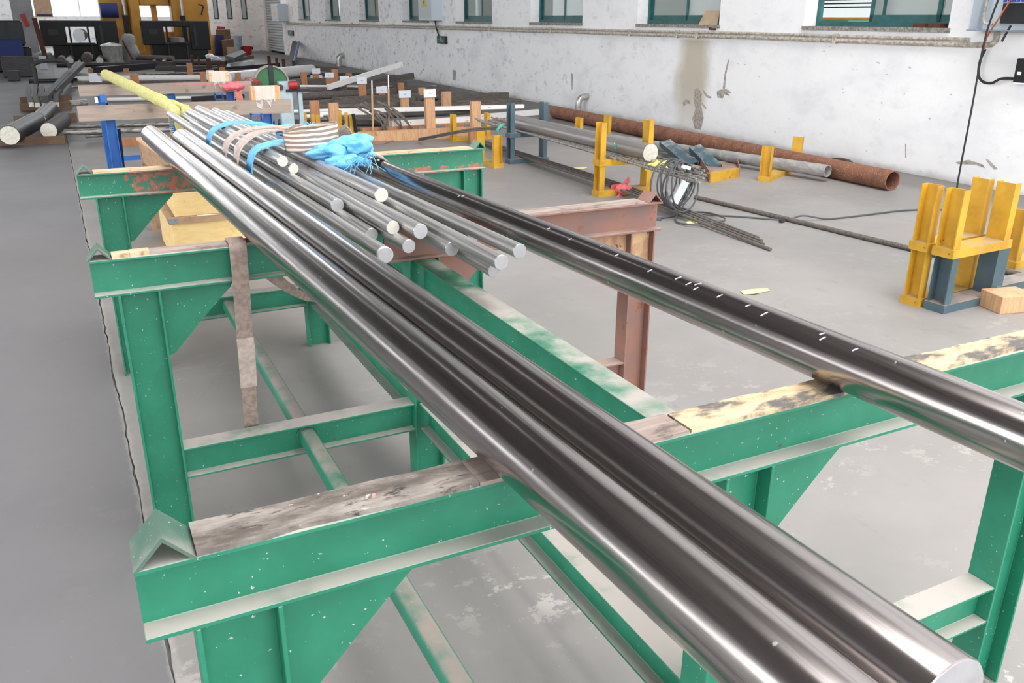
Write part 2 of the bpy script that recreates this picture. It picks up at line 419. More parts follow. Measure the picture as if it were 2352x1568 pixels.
def concrete():
    t = NT('concrete')
    c = t.mix(t.ramp(t.noise(.55, 7, .6, (1, 1, 1), True), .35, .72), lin((142, 139, 136)), lin((160, 156, 153)))
    sc_ = t.ramp(t.noise(5, 9, .68, (1.6, .9, 1), True), .58, .72)
    c = t.mix(t.math('MULTIPLY', sc_, .4), c, lin((128, 125, 123)))
    # pale worn-through patches, mainly below the rack and on the aisle
    patch = t.ramp(t.noise(.9, 3, .5, (1, 1, 1), True), .46, .60)
    gy = t.n('ShaderNodeSeparateXYZ'); t.l(t.n('ShaderNodeNewGeometry').outputs['Position'], gy.inputs[0])
    patch = t.math('MULTIPLY', patch, t.math('ADD', t.math('MULTIPLY', t.ramp(gy.outputs[1], .5, 2.2, (1, 1, 1, 1), (0, 0, 0, 1)), .85), .15))
    wear = t.math('MULTIPLY', t.ramp(t.noise(7, 10, .74, (1, 1.2, 1), True), .54, .60), patch)
    c = t.mix(t.math('MULTIPLY', wear, .75), c, lin((200, 193, 187)))
    sp = t.ramp(t.noise(70, 2, .5, (1, 1, 1), True), .74, .77)
    c = t.mix(t.math('MULTIPLY', sp, .6), c, lin((222, 218, 212)))
    g = t.n('ShaderNodeSeparateXYZ'); t.l(t.n('ShaderNodeNewGeometry').outputs['Position'], g.inputs[0])
    jx = t.math('ADD', g.outputs[0], t.math('MULTIPLY', g.outputs[1], .0095))
    aisle = t.ramp(jx, .036, .05, (1, 1, 1, 1), (0, 0, 0, 1))
    c = t.mix(t.math('MULTIPLY', aisle, .7), c, lin((112, 111, 115)))
    dj = t.math('ABSOLUTE', t.math('SUBTRACT', jx, .047))
    sp2 = t.ramp(t.math('ADD', dj, t.math('MULTIPLY', t.noise(14, 8, .7, (1, 1, 1), True), -.05)), -.020, -.004, (1, 1, 1, 1), (0, 0, 0, 1))
    c = t.mix(t.math('MULTIPLY', sp2, .35), c, lin((182, 177, 172)))
    far_dark = t.math('MULTIPLY', t.ramp(t.math('MULTIPLY', t.math('ADD', g.outputs[1], t.math('MULTIPLY', t.noise(.5, 5, .6, (1, 1, 1), True), 3.0)), .05), .53, .73), .75)
    c = t.mix(far_dark, c, lin((88, 86, 86)))  # concrete turns darker grey down the hall
    strip = t.ramp(t.math('ADD', g.outputs[0], t.math('MULTIPLY', t.noise(1.1, 7, .65, (1, 1, 1), True), .9)), 7.85, 8.25)
    c = t.mix(t.math('MULTIPLY', strip, .6), c, lin((104, 100, 98)))
    t.bump(t.noise(9, 9, .7, (1, 1, 1), True), .12, .01)
    rg = t.math('ADD', t.math('MULTIPLY', t.noise(1.2, 5, .6, (1, 1, 1), True), .25), .42)
    t.done('concrete', c, rg, spec=.35)
concrete()

def glass(key, tint, alpha, rough=.05):
    t = NT(key); nt = t.t
    tr = t.n('ShaderNodeBsdfTransparent'); tr.inputs[0].default_value = (1, 1, 1, 1)
    mx = t.n('ShaderNodeMixShader'); mx.inputs[0].default_value = alpha
    t.l(tr.outputs[0], mx.inputs[1]); t.l(t.p.outputs[0], mx.inputs[2]); t.l(mx.outputs[0], t.out.inputs[0])
    t.done(key, lin(tint), rough)
glass('glass_frosted', (150, 160, 156), .85); glass('glass_clear', (200, 210, 208), .06); glass('film', (240, 240, 240), .45, .1)
M = MATS
# ================================================================ THE SETTING
def wx(y, d=0.0): return 8.27+.026*(y-4.3)-d          # face of the long wall, d metres into the hall
WA = math.atan(.026)
def build_floor():
    # two pours of concrete meeting in a ragged joint that runs along the rack
    rnd = random.Random(5); ys = []; y = -9.0
    while y < 16: ys.append(y); y += rnd.uniform(.03, .09)
    ys += [16, 60]
    def jx(y): return .043-.0095*y+.012*noise.noise(V(y*1.7, 3, 0))+.007*noise.noise(V(y*11, 7, 0))
    L, R = [], []
    for y in ys:
        g = .0015+.004*max(0, noise.noise(V(y*4, 1, 2))+.4) if y < 15 else .003
        L.append((jx(y)-g, y)); R.append((jx(y)+g, y))
    m = MB(); n = len(ys)
    m.add([(-16, y, 0) for y in ys]+[(x, y, 0) for x, y in L], [(i, n+i, n+i+1, i+1) for i in range(n-1)])
    m.add([(x, y, 0) for x, y in R]+[(11, y, 0) for y in ys], [(i, n+i, n+i+1, i+1) for i in range(n-1)])
    m.add([(x, y, 0) for x, y in L]+[(x, y, -.03) for x, y in L], [(i, n+i, n+i+1, i+1) for i in range(n-1)])
    m.add([(x, y, 0) for x, y in R]+[(x, y, -.03) for x, y in R], [(i, n+i, n+i+1, i+1) for i in range(n-1)])
    m.add([(-16, -9, -.03), (11, -9, -.03), (11, 60, -.03), (-16, 60, -.03)], [(0, 1, 2, 3)])
    struct(m.build('floor', M['concrete'], recalc=False))
build_floor()

WIN = [5.39, 9.16, 13.05, 17.05, 21.1, 25.5, 30.05, 34.7]   # near edge of each window in the long wall
WW, SILL, HEAD, TH = 2.1, 1.5, 3.3, .30
def wall_seg(m, y0, y1, z0, z1):
    a, b = wx(y0), wx(y1)
    m.add([(a, y0, z0), (b, y1, z0), (b+TH, y1, z0), (a+TH, y0, z0), (a, y0, z1), (b, y1, z1), (b+TH, y1, z1), (a+TH, y0, z1)],
          [(3,2,1,0),(4,5,6,7),(0,1,5,4),(1,2,6,5),(2,3,7,6),(3,0,4,7)])
def build_long_wall():
    m = MB()
    wall_seg(m, -9, 40.4, 0, SILL); wall_seg(m, -9, 56, HEAD, 4.6); wall_seg(m, -9, 30, 4.6, 12); wall_seg(m, 30, 56, 10.8, 12)
    wall_seg(m, 40.4, 44.7, 2.9, HEAD); wall_seg(m, 44.7, 45, 0, HEAD)
    edges = [-9]
    for y in WIN: edges += [y, y+WW]
    edges.append(40.4)
    for i in range(0, len(edges), 2): wall_seg(m, edges[i], edges[i+1], SILL, HEAD)
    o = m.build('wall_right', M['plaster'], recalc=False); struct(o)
build_long_wall()
def window(i, y0, opened=False):
    t = thing('window_%d' % i, None, None, (wx(y0+WW/2, -.2), y0+WW/2, SILL), kind='structure')
    d = -.20                                    # frame stands in the depth of the wall
    def bar(ya, yb, za, zb, dd, th=.05, par=t, nm=None, mat='frame_green'):
        m = MB(); a, b = wx(ya, dd), wx(yb, dd)
        m.add([(a, ya, za), (b, yb, za), (b+th, yb, za), (a+th, ya, za), (a, ya, zb), (b, yb, zb), (b+th, yb, zb), (a+th, ya, zb)],
          [(3,2,1,0),(4,5,6,7),(0,1,5,4),(1,2,6,5),(2,3,7,6),(3,0,4,7)])
        return m.build(nm or 'window_frame', M[mat], par)
    b = .055; z0 = SILL+.03; z1 = HEAD
    bar(y0, y0+WW, z0, z0+b, d); bar(y0, y0+WW, z1-b, z1, d)
    bar(y0, y0+b, z0+b, z1-b, d); bar(y0+WW-b, y0+WW, z0+b, z1-b, d)
    bar(y0-.03, y0+WW, SILL-.015, SILL+.03, .03, .25, nm='window_sill', mat='plaster_sill')
    mid = y0+WW*.5
    for k, (ya, yb, dd) in enumerate(((y0+b, mid+.03, d-.012), (mid-.03, y0+WW-b, d-.04))):
        if opened and k == 1: ya, yb, dd = y0+.28, mid+.20, d+.0
        s = bar(ya, yb, z0+b, z0+b+.075, dd, .028, nm='sash_rail'); bar(ya, yb, z1-b-.05, z1-b, dd, .028, nm='sash_rail')
        bar(ya, ya+.05, z0+b, z1-b, dd, .028, nm='sash_stile'); bar(yb-.05, yb, z0+b, z1-b, dd, .028, nm='sash_stile')
        bar(ya+.05, yb-.05, z0+b+.075, z1-b-.05, dd-.012, .004, nm='pane', mat='glass_frosted')
for i, y in enumerate(WIN): window(i+1, y, i == 0)

# room behind the long wall, seen through the open window
m = MB(); m.box(12.6, 12.8, -2, 45, 0, 5); struct(m.build('wall_annex', M['white_paint']))
m = MB(); m.box(8.7, 12.7, -2, 45, 4.6, 4.7); struct(m.build('ceiling_annex', M['white_paint']))

# roller shutter in the far end of the long wall
t = thing('door_1', None, None, (wx(42.5), 42.5, 0), kind='structure')
m = MB(); ys = (40.4, 44.7); prof = []
z = .06
while z < 2.9: prof += [(0, z), (.05, z+.04), (.05, z+.075), (0, z+.11)]; z += .12
vs = []; n = len(prof)
for y in ys: vs += [(wx(y, -.12)-d, y, zz) for d, zz in prof]
m.add(vs, [(i, n+i, n+i+1, i+1) for i in range(n-1)]); m.build('shutter_curtain', M['box_grey'], t, recalc=False)
MB().box(wx(42.5)-.02, wx(42.5)+.2, 40.3, 40.4, 0, 2.9).build('shutter_guide', M['white_paint'], t)
MB().box(wx(44.75)-.02, wx(44.75)+.2, 44.65, 44.75, 0, 2.9).build('shutter_guide', M['white_paint'], t)
m = MB(); m.box(wx(42.5, -.35), wx(42.5, -.3), 40, 45, 0, 3); struct(m.build('wall_shutter_recess', M['black']))

# cross wall at the far end with three windows, then the gable beyond it
def cross_wall(name, y, x0, x1, openings, z1, mat, th=.3):
    m = MB(); xs = [x0]
    for a, b, za, zb in openings:
        m.box(xs[-1], a, y, y+th, 0, z1); m.box(a, b, y, y+th, 0, za); m.box(a, b, y, y+th, zb, z1); xs.append(b)
    m.box(xs[-1], x1, y, y+th, 0, z1)
    return struct(m.build(name, M[mat], recalc=False))
far_win = [(6.98, 7.22, 1.5, 3.3), (7.6, 7.86, 1.5, 3.3), (8.3, 8.58, 1.5, 3.3)]
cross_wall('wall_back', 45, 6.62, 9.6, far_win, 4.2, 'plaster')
for i, (a, b, za, zb) in enumerate(far_win):
    t = thing('window_%d' % (9+i), None, None, ((a+b)/2, 45.1, za), kind='structure')
    for xa, xb in ((a, a+.05), (b-.05, b)): MB().box(xa, xb, 45.1, 45.15, za, zb).build('window_frame', M['frame_green'], t)
    MB().box(a, b, 45.1, 45.15, za, za+.06).build('window_frame', M['frame_green'], t)
    MB().box(a+.05, b-.05, 45.12, 45.125, za+.06, zb).build('pane', M['glass_frosted'], t)
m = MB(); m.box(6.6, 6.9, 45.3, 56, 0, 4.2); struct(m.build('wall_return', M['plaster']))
gable = [(-15.0, -8.0, 1.6, 11.6), (-7.6, -3.0, 1.6, 11.6), (-1.6, 2.9, 1.6, 11.6), (3.2, 9.3, 1.6, 11.6)]
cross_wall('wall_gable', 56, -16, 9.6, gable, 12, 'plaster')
for i, (a, b, za, zb) in enumerate(gable):
    t = thing('window_%d' % (12+i), None, None, ((a+b)/2, 56.1, za), kind='structure')
    k = a
    while k <= b+.01: MB().box(k-.04, k+.04, 56.08, 56.16, za, zb).build('mullion', M['white_paint'], t); k += (b-a)/3
    MB().box(a, b, 56.11, 56.115, za, zb).build('pane', M['glass_clear'], t)
# unseen shell: left wall with a row of windows, wall behind the photographer with the goods door, roof
m = MB()
for a, b in ((-9, -6), (-2, 2), (6, 10), (14, 18), (22, 26), (30, 34), (38, 42), (46, 56)): m.box(-16.3, -16, a, b, 1.6, 4.4)
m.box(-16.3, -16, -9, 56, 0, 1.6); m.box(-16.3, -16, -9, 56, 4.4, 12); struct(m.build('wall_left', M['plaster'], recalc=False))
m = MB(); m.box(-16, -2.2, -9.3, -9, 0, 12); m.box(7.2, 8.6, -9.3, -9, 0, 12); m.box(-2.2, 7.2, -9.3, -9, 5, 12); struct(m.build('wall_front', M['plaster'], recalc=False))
m = MB(); m.box(-16.3, 9.9, -9.3, 56.3, 12, 12.2)
t = NT('roof_dark'); t.done('roof_dark', lin((116, 110, 110)), .8); struct(m.build('ceiling', M['roof_dark']))
for i, y in enumerate(range(-6, 56, 6)):
    m = MB(); m.extrude(prof_i(.5, .25, .03, .04), (-16, y, 11.45), (9, y, 11.45), (0, 0, 1)); struct(m.build('ceiling_beam', M['machine_grey']))

# conduit run with clips along the wall
for nm, dz, r, y0, y1 in (('trim_1', 1.375, .026, 4.95, 39.2), ('trim_2', 1.425, .018, 5.1, 39.2)):
    pts = [(wx(y, .03), y, dz-.003*math.sin(y*1.3)-.0016*max(0, y-10)) for y in [y0+(y1-y0)*k/60 for k in range(61)]]
    if nm == 'trim_1': pts = [(wx(4.83, .03), 4.80, 1.50), (wx(4.83, .03), 4.80, 1.42), (wx(4.85, .03), 4.84, 1.385)]+pts
    o = MB().tube(pts, r, 10).build(nm, M['conduit'], smooth=True); struct(o)
    if nm == 'trim_1':
        for y in (6.9, 9.6, 10.1, 11.4, 14.2, 17.1, 20.4, 24.0, 28.5, 33):
            MB().box(wx(y, .065), wx(y), y-.02, y+.02, dz-.035, dz+.075).build('clip', M['conduit'], o)
wr = [o for o in COL.objects if o.name == 'wall_right'][0]
for pts in ([(8.407, 9.607, 0.625), (8.405, 9.515, 0.65), (8.402, 9.42, 0.576), (8.402, 9.406, 0.391), (8.4, 9.333, 0.241), (8.401, 9.371, 0.06), (8.405, 9.521, 0.056), (8.407, 9.605, 0.201), (8.405, 9.549, 0.346), (8.407, 9.609, 0.48)],
            [(8.402, 9.406, 0.627), (8.4, 9.353, 0.618), (8.398, 9.273, 0.562), (8.396, 9.19, 0.55), (8.396, 9.197, 0.525), (8.399, 9.289, 0.53), (8.4, 9.357, 0.568)],
            [(8.393, 9.081, 0.631), (8.391, 8.987, 0.668), (8.388, 8.872, 0.682), (8.385, 8.751, 0.643), (8.387, 8.825, 0.626), (8.386, 8.781, 0.588), (8.389, 8.899, 0.603), (8.389, 8.93, 0.546), (8.392, 9.049, 0.549)],
            [(8.388, 8.891, 1.075), (8.388, 8.862, 1.07), (8.389, 8.901, 0.881), (8.389, 8.901, 0.68), (8.39, 8.949, 0.677), (8.39, 8.939, 0.879)],
            [(8.414, 9.874, 0.408), (8.412, 9.815, 0.464), (8.41, 9.704, 0.46), (8.409, 9.676, 0.412), (8.412, 9.784, 0.396), (8.413, 9.845, 0.352)],
            [(8.402, 9.411, 0.434), (8.401, 9.381, 0.443), (8.398, 9.278, 0.377), (8.399, 9.308, 0.362)],
            [(8.663, 19.45, 0.406), (8.657, 19.217, 0.398), (8.659, 19.287, 0.158), (8.663, 19.462, 0.178)],
            [(8.506, 13.406, 0.65), (8.504, 13.339, 0.638), (8.504, 13.338, 0.365), (8.505, 13.372, 0.355)],
            [(8.287, 5.01, 0.207), (8.284, 4.863, 0.251), (8.279, 4.69, 0.227), (8.278, 4.663, 0.195), (8.281, 4.778, 0.214), (8.287, 4.979, 0.189)],
            [(8.279, 4.68, 0.29), (8.278, 4.633, 0.279), (8.275, 4.519, 0.208), (8.276, 4.555, 0.194), (8.277, 4.623, 0.237)],
            [(8.305, 5.685, 0.313), (8.305, 5.673, 0.315), (8.304, 5.642, 0.165), (8.304, 5.654, 0.164)]):
    MB().prism(pts, (.003, 0, 0)).build('peeled_patch', M['peeled'], wr)
# pipe elbows coming out of the wall foot
for y, r, h, lab in ((12.75, .055, .29, 'silver vent elbow at the foot of the white wall behind the rusty pipe'), (29.9, .10, .36, 'silver vent elbow at the wall foot behind the white label cards')):
    x = wx(y); p = catmull([(x-.2, y, 0), (x-.2, y, h*.55), (x-.17, y, h*.85), (x-.08, y, h*.97), (x+.05, y, h)], 5)
    t = thing('vent_elbow', lab, 'pipe', (x-.2, y, 0))
    MB().tube(p, r, 16).build('elbow', M['tin'], t, smooth=True)
    MB().cyl((x-.2, y, h*.30), (x-.2, y, h*.36), r*1.06, 16).build('seam_ring', M['tin'], t, smooth=True)

# ================================================================ GREEN RACK
rack = thing('steel_rack', 'long green welded steel rack carrying the big polished bars', 'rack', (.98, 1.6, 0))
TY = [0.0, 1.594, 3.157]
ZT, ZB = .958, .848
ZP = .965                                        # top of the liner planks
def beam(name, x0, x1, y, mat, lab=None):
    m = MB(); m.extrude(prof_i(ZT-ZB, .074, .007, .008), (x0, y+.037, (ZT+ZB)/2), (x1, y+.037, (ZT+ZB)/2), (0, 0, 1))
    o = m.build(name, M[mat], rack, bevel=.0012)
    if lab: o['label'] = lab
    return o
def stop(x0, y, mat, par, w=.066, h=.036):
    t = .005; xm = x0+w/2
    prof = [(x0, ZT), (xm, ZT+h), (x0+w, ZT), (x0+w-t*1.3, ZT), (xm, ZT+h-t*1.4), (x0+t*1.3, ZT)]
    m = MB(); m.prism([(x, y-.001, z) for x, z in prof], (0, .076, 0)); m.build('angle_stop', M[mat], par)
def plank(x0, x1, y, mat, par, ya=.004, yb=.07, z1=ZP, seed=0, wob=.003):
    rnd = random.Random(seed+int(x0*100)); n = max(2, int((x1-x0)/.04)); A, B = [], []
    for i in range(n+1):
        x = x0+(x1-x0)*i/n
        A.append((x, y+ya+rnd.uniform(-wob, wob))); B.append((x, y+yb+rnd.uniform(-wob, wob)))
    ring = A+B[::-1]
    m = MB(); m.prism([(x, yy, ZT) for x, yy in ring], (0, 0, z1-ZT)); m.build('liner_plank', M[mat], par)
b1 = beam('cross_beam', 0, 1.99, TY[0], 'green')
b2 = beam('cross_beam', 0, .87, TY[1], 'green')
b2r = beam('cross_beam', .872, 1.962, TY[1], 'rusty', 'rusty brown unpainted right half of the middle cross beam')
b3 = beam('cross_beam', 0, 1.955, TY[2], 'green_worn')
stop(0, TY[0], 'stop_green', b1, .075, .04); stop(-.006, TY[1], 'stop_green', b2); stop(0, TY[2], 'stop_green', b3)
stop(1.962-.068, TY[1], 'rusty', b2r); stop(1.955-.066, TY[2], 'green_worn', b3)
plank(.075, .47, TY[0], 'plank_dirty', b1, .002, .074, seed=1); plank(.471, .853, TY[0], 'plank_grey', b1, .002, .074, ZP-.001, 2)
plank(.857, 1.235, TY[0], 'plank_new', b1, .002, .069, ZP, 3); plank(1.238, 1.9, TY[0], 'plank_new', b1, .003, .072, ZP, 4)
plank(.06, .107, TY[1], 'plank_clean', b2, .003, .05, ZP+.004, 5); plank(.108, .16, TY[1], 'plank_clean', b2, .012, .06, ZP+.003, 6); plank(.16, .415, TY[1], 'plank_grey', b2, .006, .066, ZP, 7); plank(.418, .86, TY[1], 'plank_grey', b2, .004, .066, ZP, 8)
plank(1.18, 1.88, TY[1], 'plank_grey', b2r, .002, .072, ZP, 9)
plank(.066, .9, TY[2], 'plank_clean', b3, .004, .066, ZP+.001, 10); plank(.905, 1.875, TY[2], 'plank_clean', b3, .004, .068, ZP, 11)
def post(x0, x1, y, mat):
    m = MB(); m.extrude(prof_i(x1-x0, .074, .006, .007), ((x0+x1)/2, y+.037, 0), ((x0+x1)/2, y+.037, ZB), (1, 0, 0))
    return m.build('post', M[mat], rack, bevel=.001)
def gusset(x, y, s, par, mat, w=.212, h=.213, seed=0):
    rnd = random.Random(seed); pts = [(x, ZB), (x+s*w, ZB)]; n = 26
    for i in range(1, n):
        f = i/n; j = rnd.uniform(-.0036, .0036)
        pts.append((x+s*(w*(1-f)+.014*f+j), ZB-.012-(h-.012)*f**1.06+j))
    pts.append((x, ZB-h))
    m = MB(); m.prism([(a, y+.033, b) for a, b in pts], (0, .008, 0)); m.build('gusset', M[mat], par)
for i, y in enumerate(TY):
    for k, (x0, x1) in enumerate(((.06, .174), (.945, 1.055), (1.826, 1.936))):
        r = i == 1 and k == 2
        p = post(x0, x1, y, 'rusty' if r else 'green')
        if k == 0: gusset(x1, y, 1, p, 'green', seed=i)
        if k == 1: gusset(x1, y, 1, p, 'rusty' if i == 1 else 'green', seed=i+5)
        if k == 2 and i: gusset(x0, y, -1, p, 'pale_rust' if r else 'green', seed=i+9)
        if r:
            p['label'] = 'rusty brown post'
            MB().box(x0+.008, x1-.008, y+.028, y+.033, .70, ZB-.001).build('pale_patch_plate', M['pale_rust'], p)
    for x0, x1 in ((.174, .945), (1.055, 1.826)):
        m = MB(); m.extrude(prof_i(.105, .07, .006, .007), (x0, y+.037, .275), (x1, y+.037, .275), (0, 0, 1))
        m.build('stretcher', M['rusty' if (i == 1 and x0 > 1) else 'green'], rack, bevel=.001)
for i in range(2):
    ya, yb = TY[i]+.074, TY[i+1]
    m = MB(); m.extrude(prof_i(.11, .072, .006, .008), (.998, ya, .793), (.998, yb, .793), (0, 0, 1)); m.build('top_runner', M['green_runner'], rack, bevel=.001)
    m = MB(); m.extrude(prof_i(.105, .072, .006, .008), (.998, ya, .275), (.998, yb, .275), (0, 0, 1)); m.build('low_runner', M['green'], rack, bevel=.001)
    p = MB().cyl((.566, TY[i]+.041, .277), (.566, TY[i+1]+.033, .277), .031, 20).build('tie_pipe', M['pipe_green'], rack, smooth=True)
    rnd = random.Random(i)
    for yy in (TY[i]+.046, TY[i+1]+.028):
        m = MB()
        m.tube([(.566+.033*math.cos(a)+rnd.uniform(-.001, .001), yy, .277+.033*math.sin(a)) for a in [2*math.pi*k/20 for k in range(20)]], .004, 6, True)
        m.build('weld_bead', M['pipe_green'], p, smooth=True)

# ================================================================ BARS AND RODS
def bar(name, label, cat, p0, p1, r, mat='bar_steel', end='rod_end', group=None, seg=48, ch=.0012):
    p0, p1 = V(p0), V(p1); ax = (p1-p0).normalized()
    t = thing(name, label, cat, (p0.x, p0.y, p0.z-r), group)
    MB().cyl(p0, p1, r, seg, ch).build('shaft', M[mat], t, smooth=True)
    MB().cyl(p0-ax*.0006, p0+ax*.0005, r-ch*1.05, seg).build('sawn_end', M[end], t, smooth=True)
    return t
def bx(x0, k, y): return x0-k*y
rA, rB, rC = .0495, .05, .0486
bar('steel_bar', 'thick polished steel bar lowest in the picture, running out of its bottom edge', 'steel bar', (bx(.5272, .0365, -1.35), -1.35, ZP+rA), (bx(.5272, .0365, 3.97), 3.97, ZP+rA), rA, seg=64)
bar('steel_bar', 'thick polished steel bar with its shiny sawn end in the bottom right corner', 'steel bar', (bx(.6306, .0313, -.632), -.632, ZP+rB), (bx(.6306, .0313, 3.74), 3.74, ZP+rB), rB, seg=64)
bar('steel_bar', 'thick polished steel bar lying alone, pale chalk dashes along its top', 'steel bar', (bx(1.2139, .0434, -1.7), -1.7, ZP+rC), (bx(1.2139, .0434, 3.45), 3.45, ZP+rC), rC, seg=64)
# chalk dashes on the lone bar
def mark_parent(i): return [o for o in COL.objects if o.name.startswith('steel_bar')][i]
cb = mark_parent(2); rnd = random.Random(3)
for yy, a, ln in ((.78, 50, .010), (.70, 62, .012), (.56, 70, .016), (.47, 58, .02), (.43, 64, .018), (.41, 52, .022), (.40, 70, .016), (.33, 64, .018), (.25, 60, .014), (.20, 66, .022), (.06, 58, .014), (.05, 70, .016), (-.02, 66, .014), (.9, 70, .01), (1.02, 62, .01), (1.55, 66, .012), (1.57, 74, .01)):
    th = math.radians(a+52); c = V(bx(1.2139, .0434, yy), yy, ZP+rC); m = MB()
    pts = []
    for k in range(4):
        aa = th+(k-1.5)*ln/rC/4.2
        pts.append(c+V(math.cos(aa)*(rC+.0004), k*.0015, math.sin(aa)*(rC+.0004)))
    m.ribbon(pts, (0, 1, 0), .0034, .0004); m.build('chalk_dash', M['chalk'], cb)
G = 'thin bright rods in the strapped bundle'
RODS = [
 ('bright rod beside the thick bar, rounded near end ringed with white paint', (.735, 1.197, .988), (.614, 5.28, .99), .0225, 'rod_end'),
 ('short-reaching lower rod, end tucked behind the white-ringed rod end', (.777, 1.45, .986), (.677, 5.47, .99), .0205, 'rod_end'),
 ('lower rod with dull end hanging below the scratched sawn face', (.829, 1.268, .986), (.735, 5.50, .99), .0205, 'rod_end'),
 ('rod with round scratched sawn face just above the dull lower end', (.815, 1.36, 1.0225), (.735, 4.86, 1.03), .0205, 'rod_end_fresh'),
 ('upper rod whose round end overlaps two lower ends, middle of the bundle', (.866, 1.268, 1.026), (.744, 4.42, 1.03), .0225, 'rod_end'),
 ('rod with a clean pale end lying alone in the left fan of the bundle', (.757, 1.745, 1.022), (.655, 4.40, 1.026), .0225, 'rod_end'),
 ('topmost long rod, near end cut at a bright white slant', (.886, 1.672, 1.058), (.745, 4.83, 1.058), .0235, 'rod_end_fresh'),
 ('lower rod ending with a neat white disc under the topmost rod', (.926, 1.18, .988), (.836, 5.57, .99), .021, 'rod_end'),
 ('rod with end tucked between the two longest rod ends', (1.041, 1.292, .987), (.955, 4.84, .99), .0195, 'rod_end'),
 ('rod reaching furthest toward the lens, end above a half-hidden one', (.95, .91, 1.013), (.849, 4.87, 1.026), .0205, 'rod_end'),
 ('sagging lowest rod half hidden under the longest rod end', (.978, 1.012, .960), (.90, 5.28, .986), .0185, 'rod_end'),
 ('right-hand rod of the bundle with a lone white end over bare floor', (1.030, .962, 1.021), (.877, 4.82, 1.026), .0205, 'rod_end'),
 ('short upper rod with a yellowish sawn end under the beige sling coil', (.890, 2.71, 1.062), (.81, 4.62, 1.062), .0205, 'rod_end_fresh'),
 ('short rod with a pale yellow sawn end below the second blue strap', (.706, 2.29, 1.092), (.63, 4.3, 1.09), .0205, 'rod_end_fresh'),
 ('short rod whose yellowish end peeps out under its neighbour by the straps', (.747, 2.30, 1.060), (.67, 4.2, 1.06), .0195, 'rod_end_fresh'),
 ('short rod end peeping out under the blue cloth bundle', (.940, 2.52, 1.058), (.86, 4.5, 1.058), .019, 'rod_end_fresh'),
]
for lab, p0, p1, r, e in RODS: bar('steel_rod', lab, 'steel rod', p0, p1, r, 'rod_steel', e, G, 32)
ring = [o for o in COL.objects if o.name.startswith('steel_rod')][0]
c0, c1 = V(RODS[0][1]), V(RODS[0][2]); ax = (c1-c0).normalized()
MB().cyl(c0+ax*.001, c0+ax*.012, .0228, 32).build('white_ring', M['white_paint'], ring, smooth=True)
# ================================================================ SLINGS ON THE BUNDLE
YD = (0, 1, 0)
t = thing('blue_sling', 'blue webbing sling across the far end of the rod bundle', 'sling', (.80, 3.3, .96))
m = MB(); m.ribbon(catmull([(.62, 3.33, .965), (.588, 3.345, 1.0), (.586, 3.345, 1.05), (.615, 3.345, 1.098), (.68, 3.35, 1.122), (.762, 3.34, 1.126), (.86, 3.22, 1.118), (.95, 3.16, 1.10)], 6), YD, .11, .005); m.build('strap', M['web_blue'], t, smooth=True, ang=60)
MB().blob((.93, 3.17, 1.105), .075, .06, .028, .3, 14, 48, 28, 3).build('knot', M['web_blue'], t, smooth=True, ang=70)
m = MB(); rnd = random.Random(2)
for k in range(14):
    p = V(.98+rnd.uniform(-.06, .05), 3.08+rnd.uniform(-.05, .03), 1.11)
    m.tube([p, p+V(rnd.uniform(-.03, .03), rnd.uniform(-.03, .02), rnd.uniform(.01, .04)), p+V(rnd.uniform(-.05, .05), rnd.uniform(-.06, .0), rnd.uniform(-.03, .03))], .0014, 4)
m.build('frayed_threads', M['web_blue'], t)['kind'] = 'stuff'
MB().blob((1.03, 3.02, 1.09), .06, .05, .03, .4, 16, 40, 24, 8).build('cloth_end', M['web_blue'], t, smooth=True, ang=70)

t = thing('blue_sling', 'blue webbing sling with a crumpled frayed cloth end beside the beige coil', 'sling', (.80, 2.45, .96))
m = MB(); m.ribbon(catmull([(.655, 2.53, .965), (.628, 2.535, 1.0), (.626, 2.535, 1.05), (.65, 2.53, 1.105), (.71, 2.52, 1.128), (.79, 2.55, 1.132), (.87, 2.58, 1.12)], 6), YD, .105, .005); m.build('strap', M['web_blue'], t, smooth=True, ang=60)
for k, (c, rx, ry, rz) in enumerate((((.935, 2.36, 1.105), .10, .075, .034), ((1.0, 2.33, 1.125), .075, .07, .036), ((.945, 2.22, 1.085), .075, .05, .026))):
    MB().blob(c, rx, ry, rz, .36, 15, 56, 32, k+4).build('crumpled_cloth', M['web_blue'], t, smooth=True, ang=70)
m = MB(); rnd = random.Random(9)
for k in range(26):
    p = V(.96+rnd.uniform(-.05, .05), 2.18+rnd.uniform(-.04, .04), 1.10)
    q = p+V(rnd.uniform(-.03, .04), rnd.uniform(-.06, .01), rnd.uniform(-.02, .03))
    m.tube([p, q, q+V(rnd.uniform(-.03, .05), rnd.uniform(-.05, .02), rnd.uniform(-.05, -.005))], .0013, 4)
m.build('frayed_threads', M['web_blue'], t)['kind'] = 'stuff'

t = thing('webbing_sling', 'beige webbing lifting sling coiled on top of the rod bundle', 'sling', (.9, 2.7, .96))
for k, pts in enumerate(([(.62, 2.86, .965), (.588, 2.866, 1.0), (.584, 2.868, 1.05), (.61, 2.89, 1.10), (.68, 2.94, 1.132), (.763, 2.95, 1.142), (.84, 2.90, 1.145), (.88, 2.78, 1.14), (.88, 2.66, 1.13)],
                         [(.63, 2.66, .965), (.60, 2.668, 1.0), (.597, 2.67, 1.05), (.62, 2.69, 1.10), (.68, 2.76, 1.132), (.76, 2.82, 1.142), (.82, 2.78, 1.142), (.84, 2.68, 1.135)])):
    m = MB(); m.ribbon(catmull(pts, 6), YD, .08, .007); m.build('strap', M['web_beige'], t, smooth=True, ang=60)
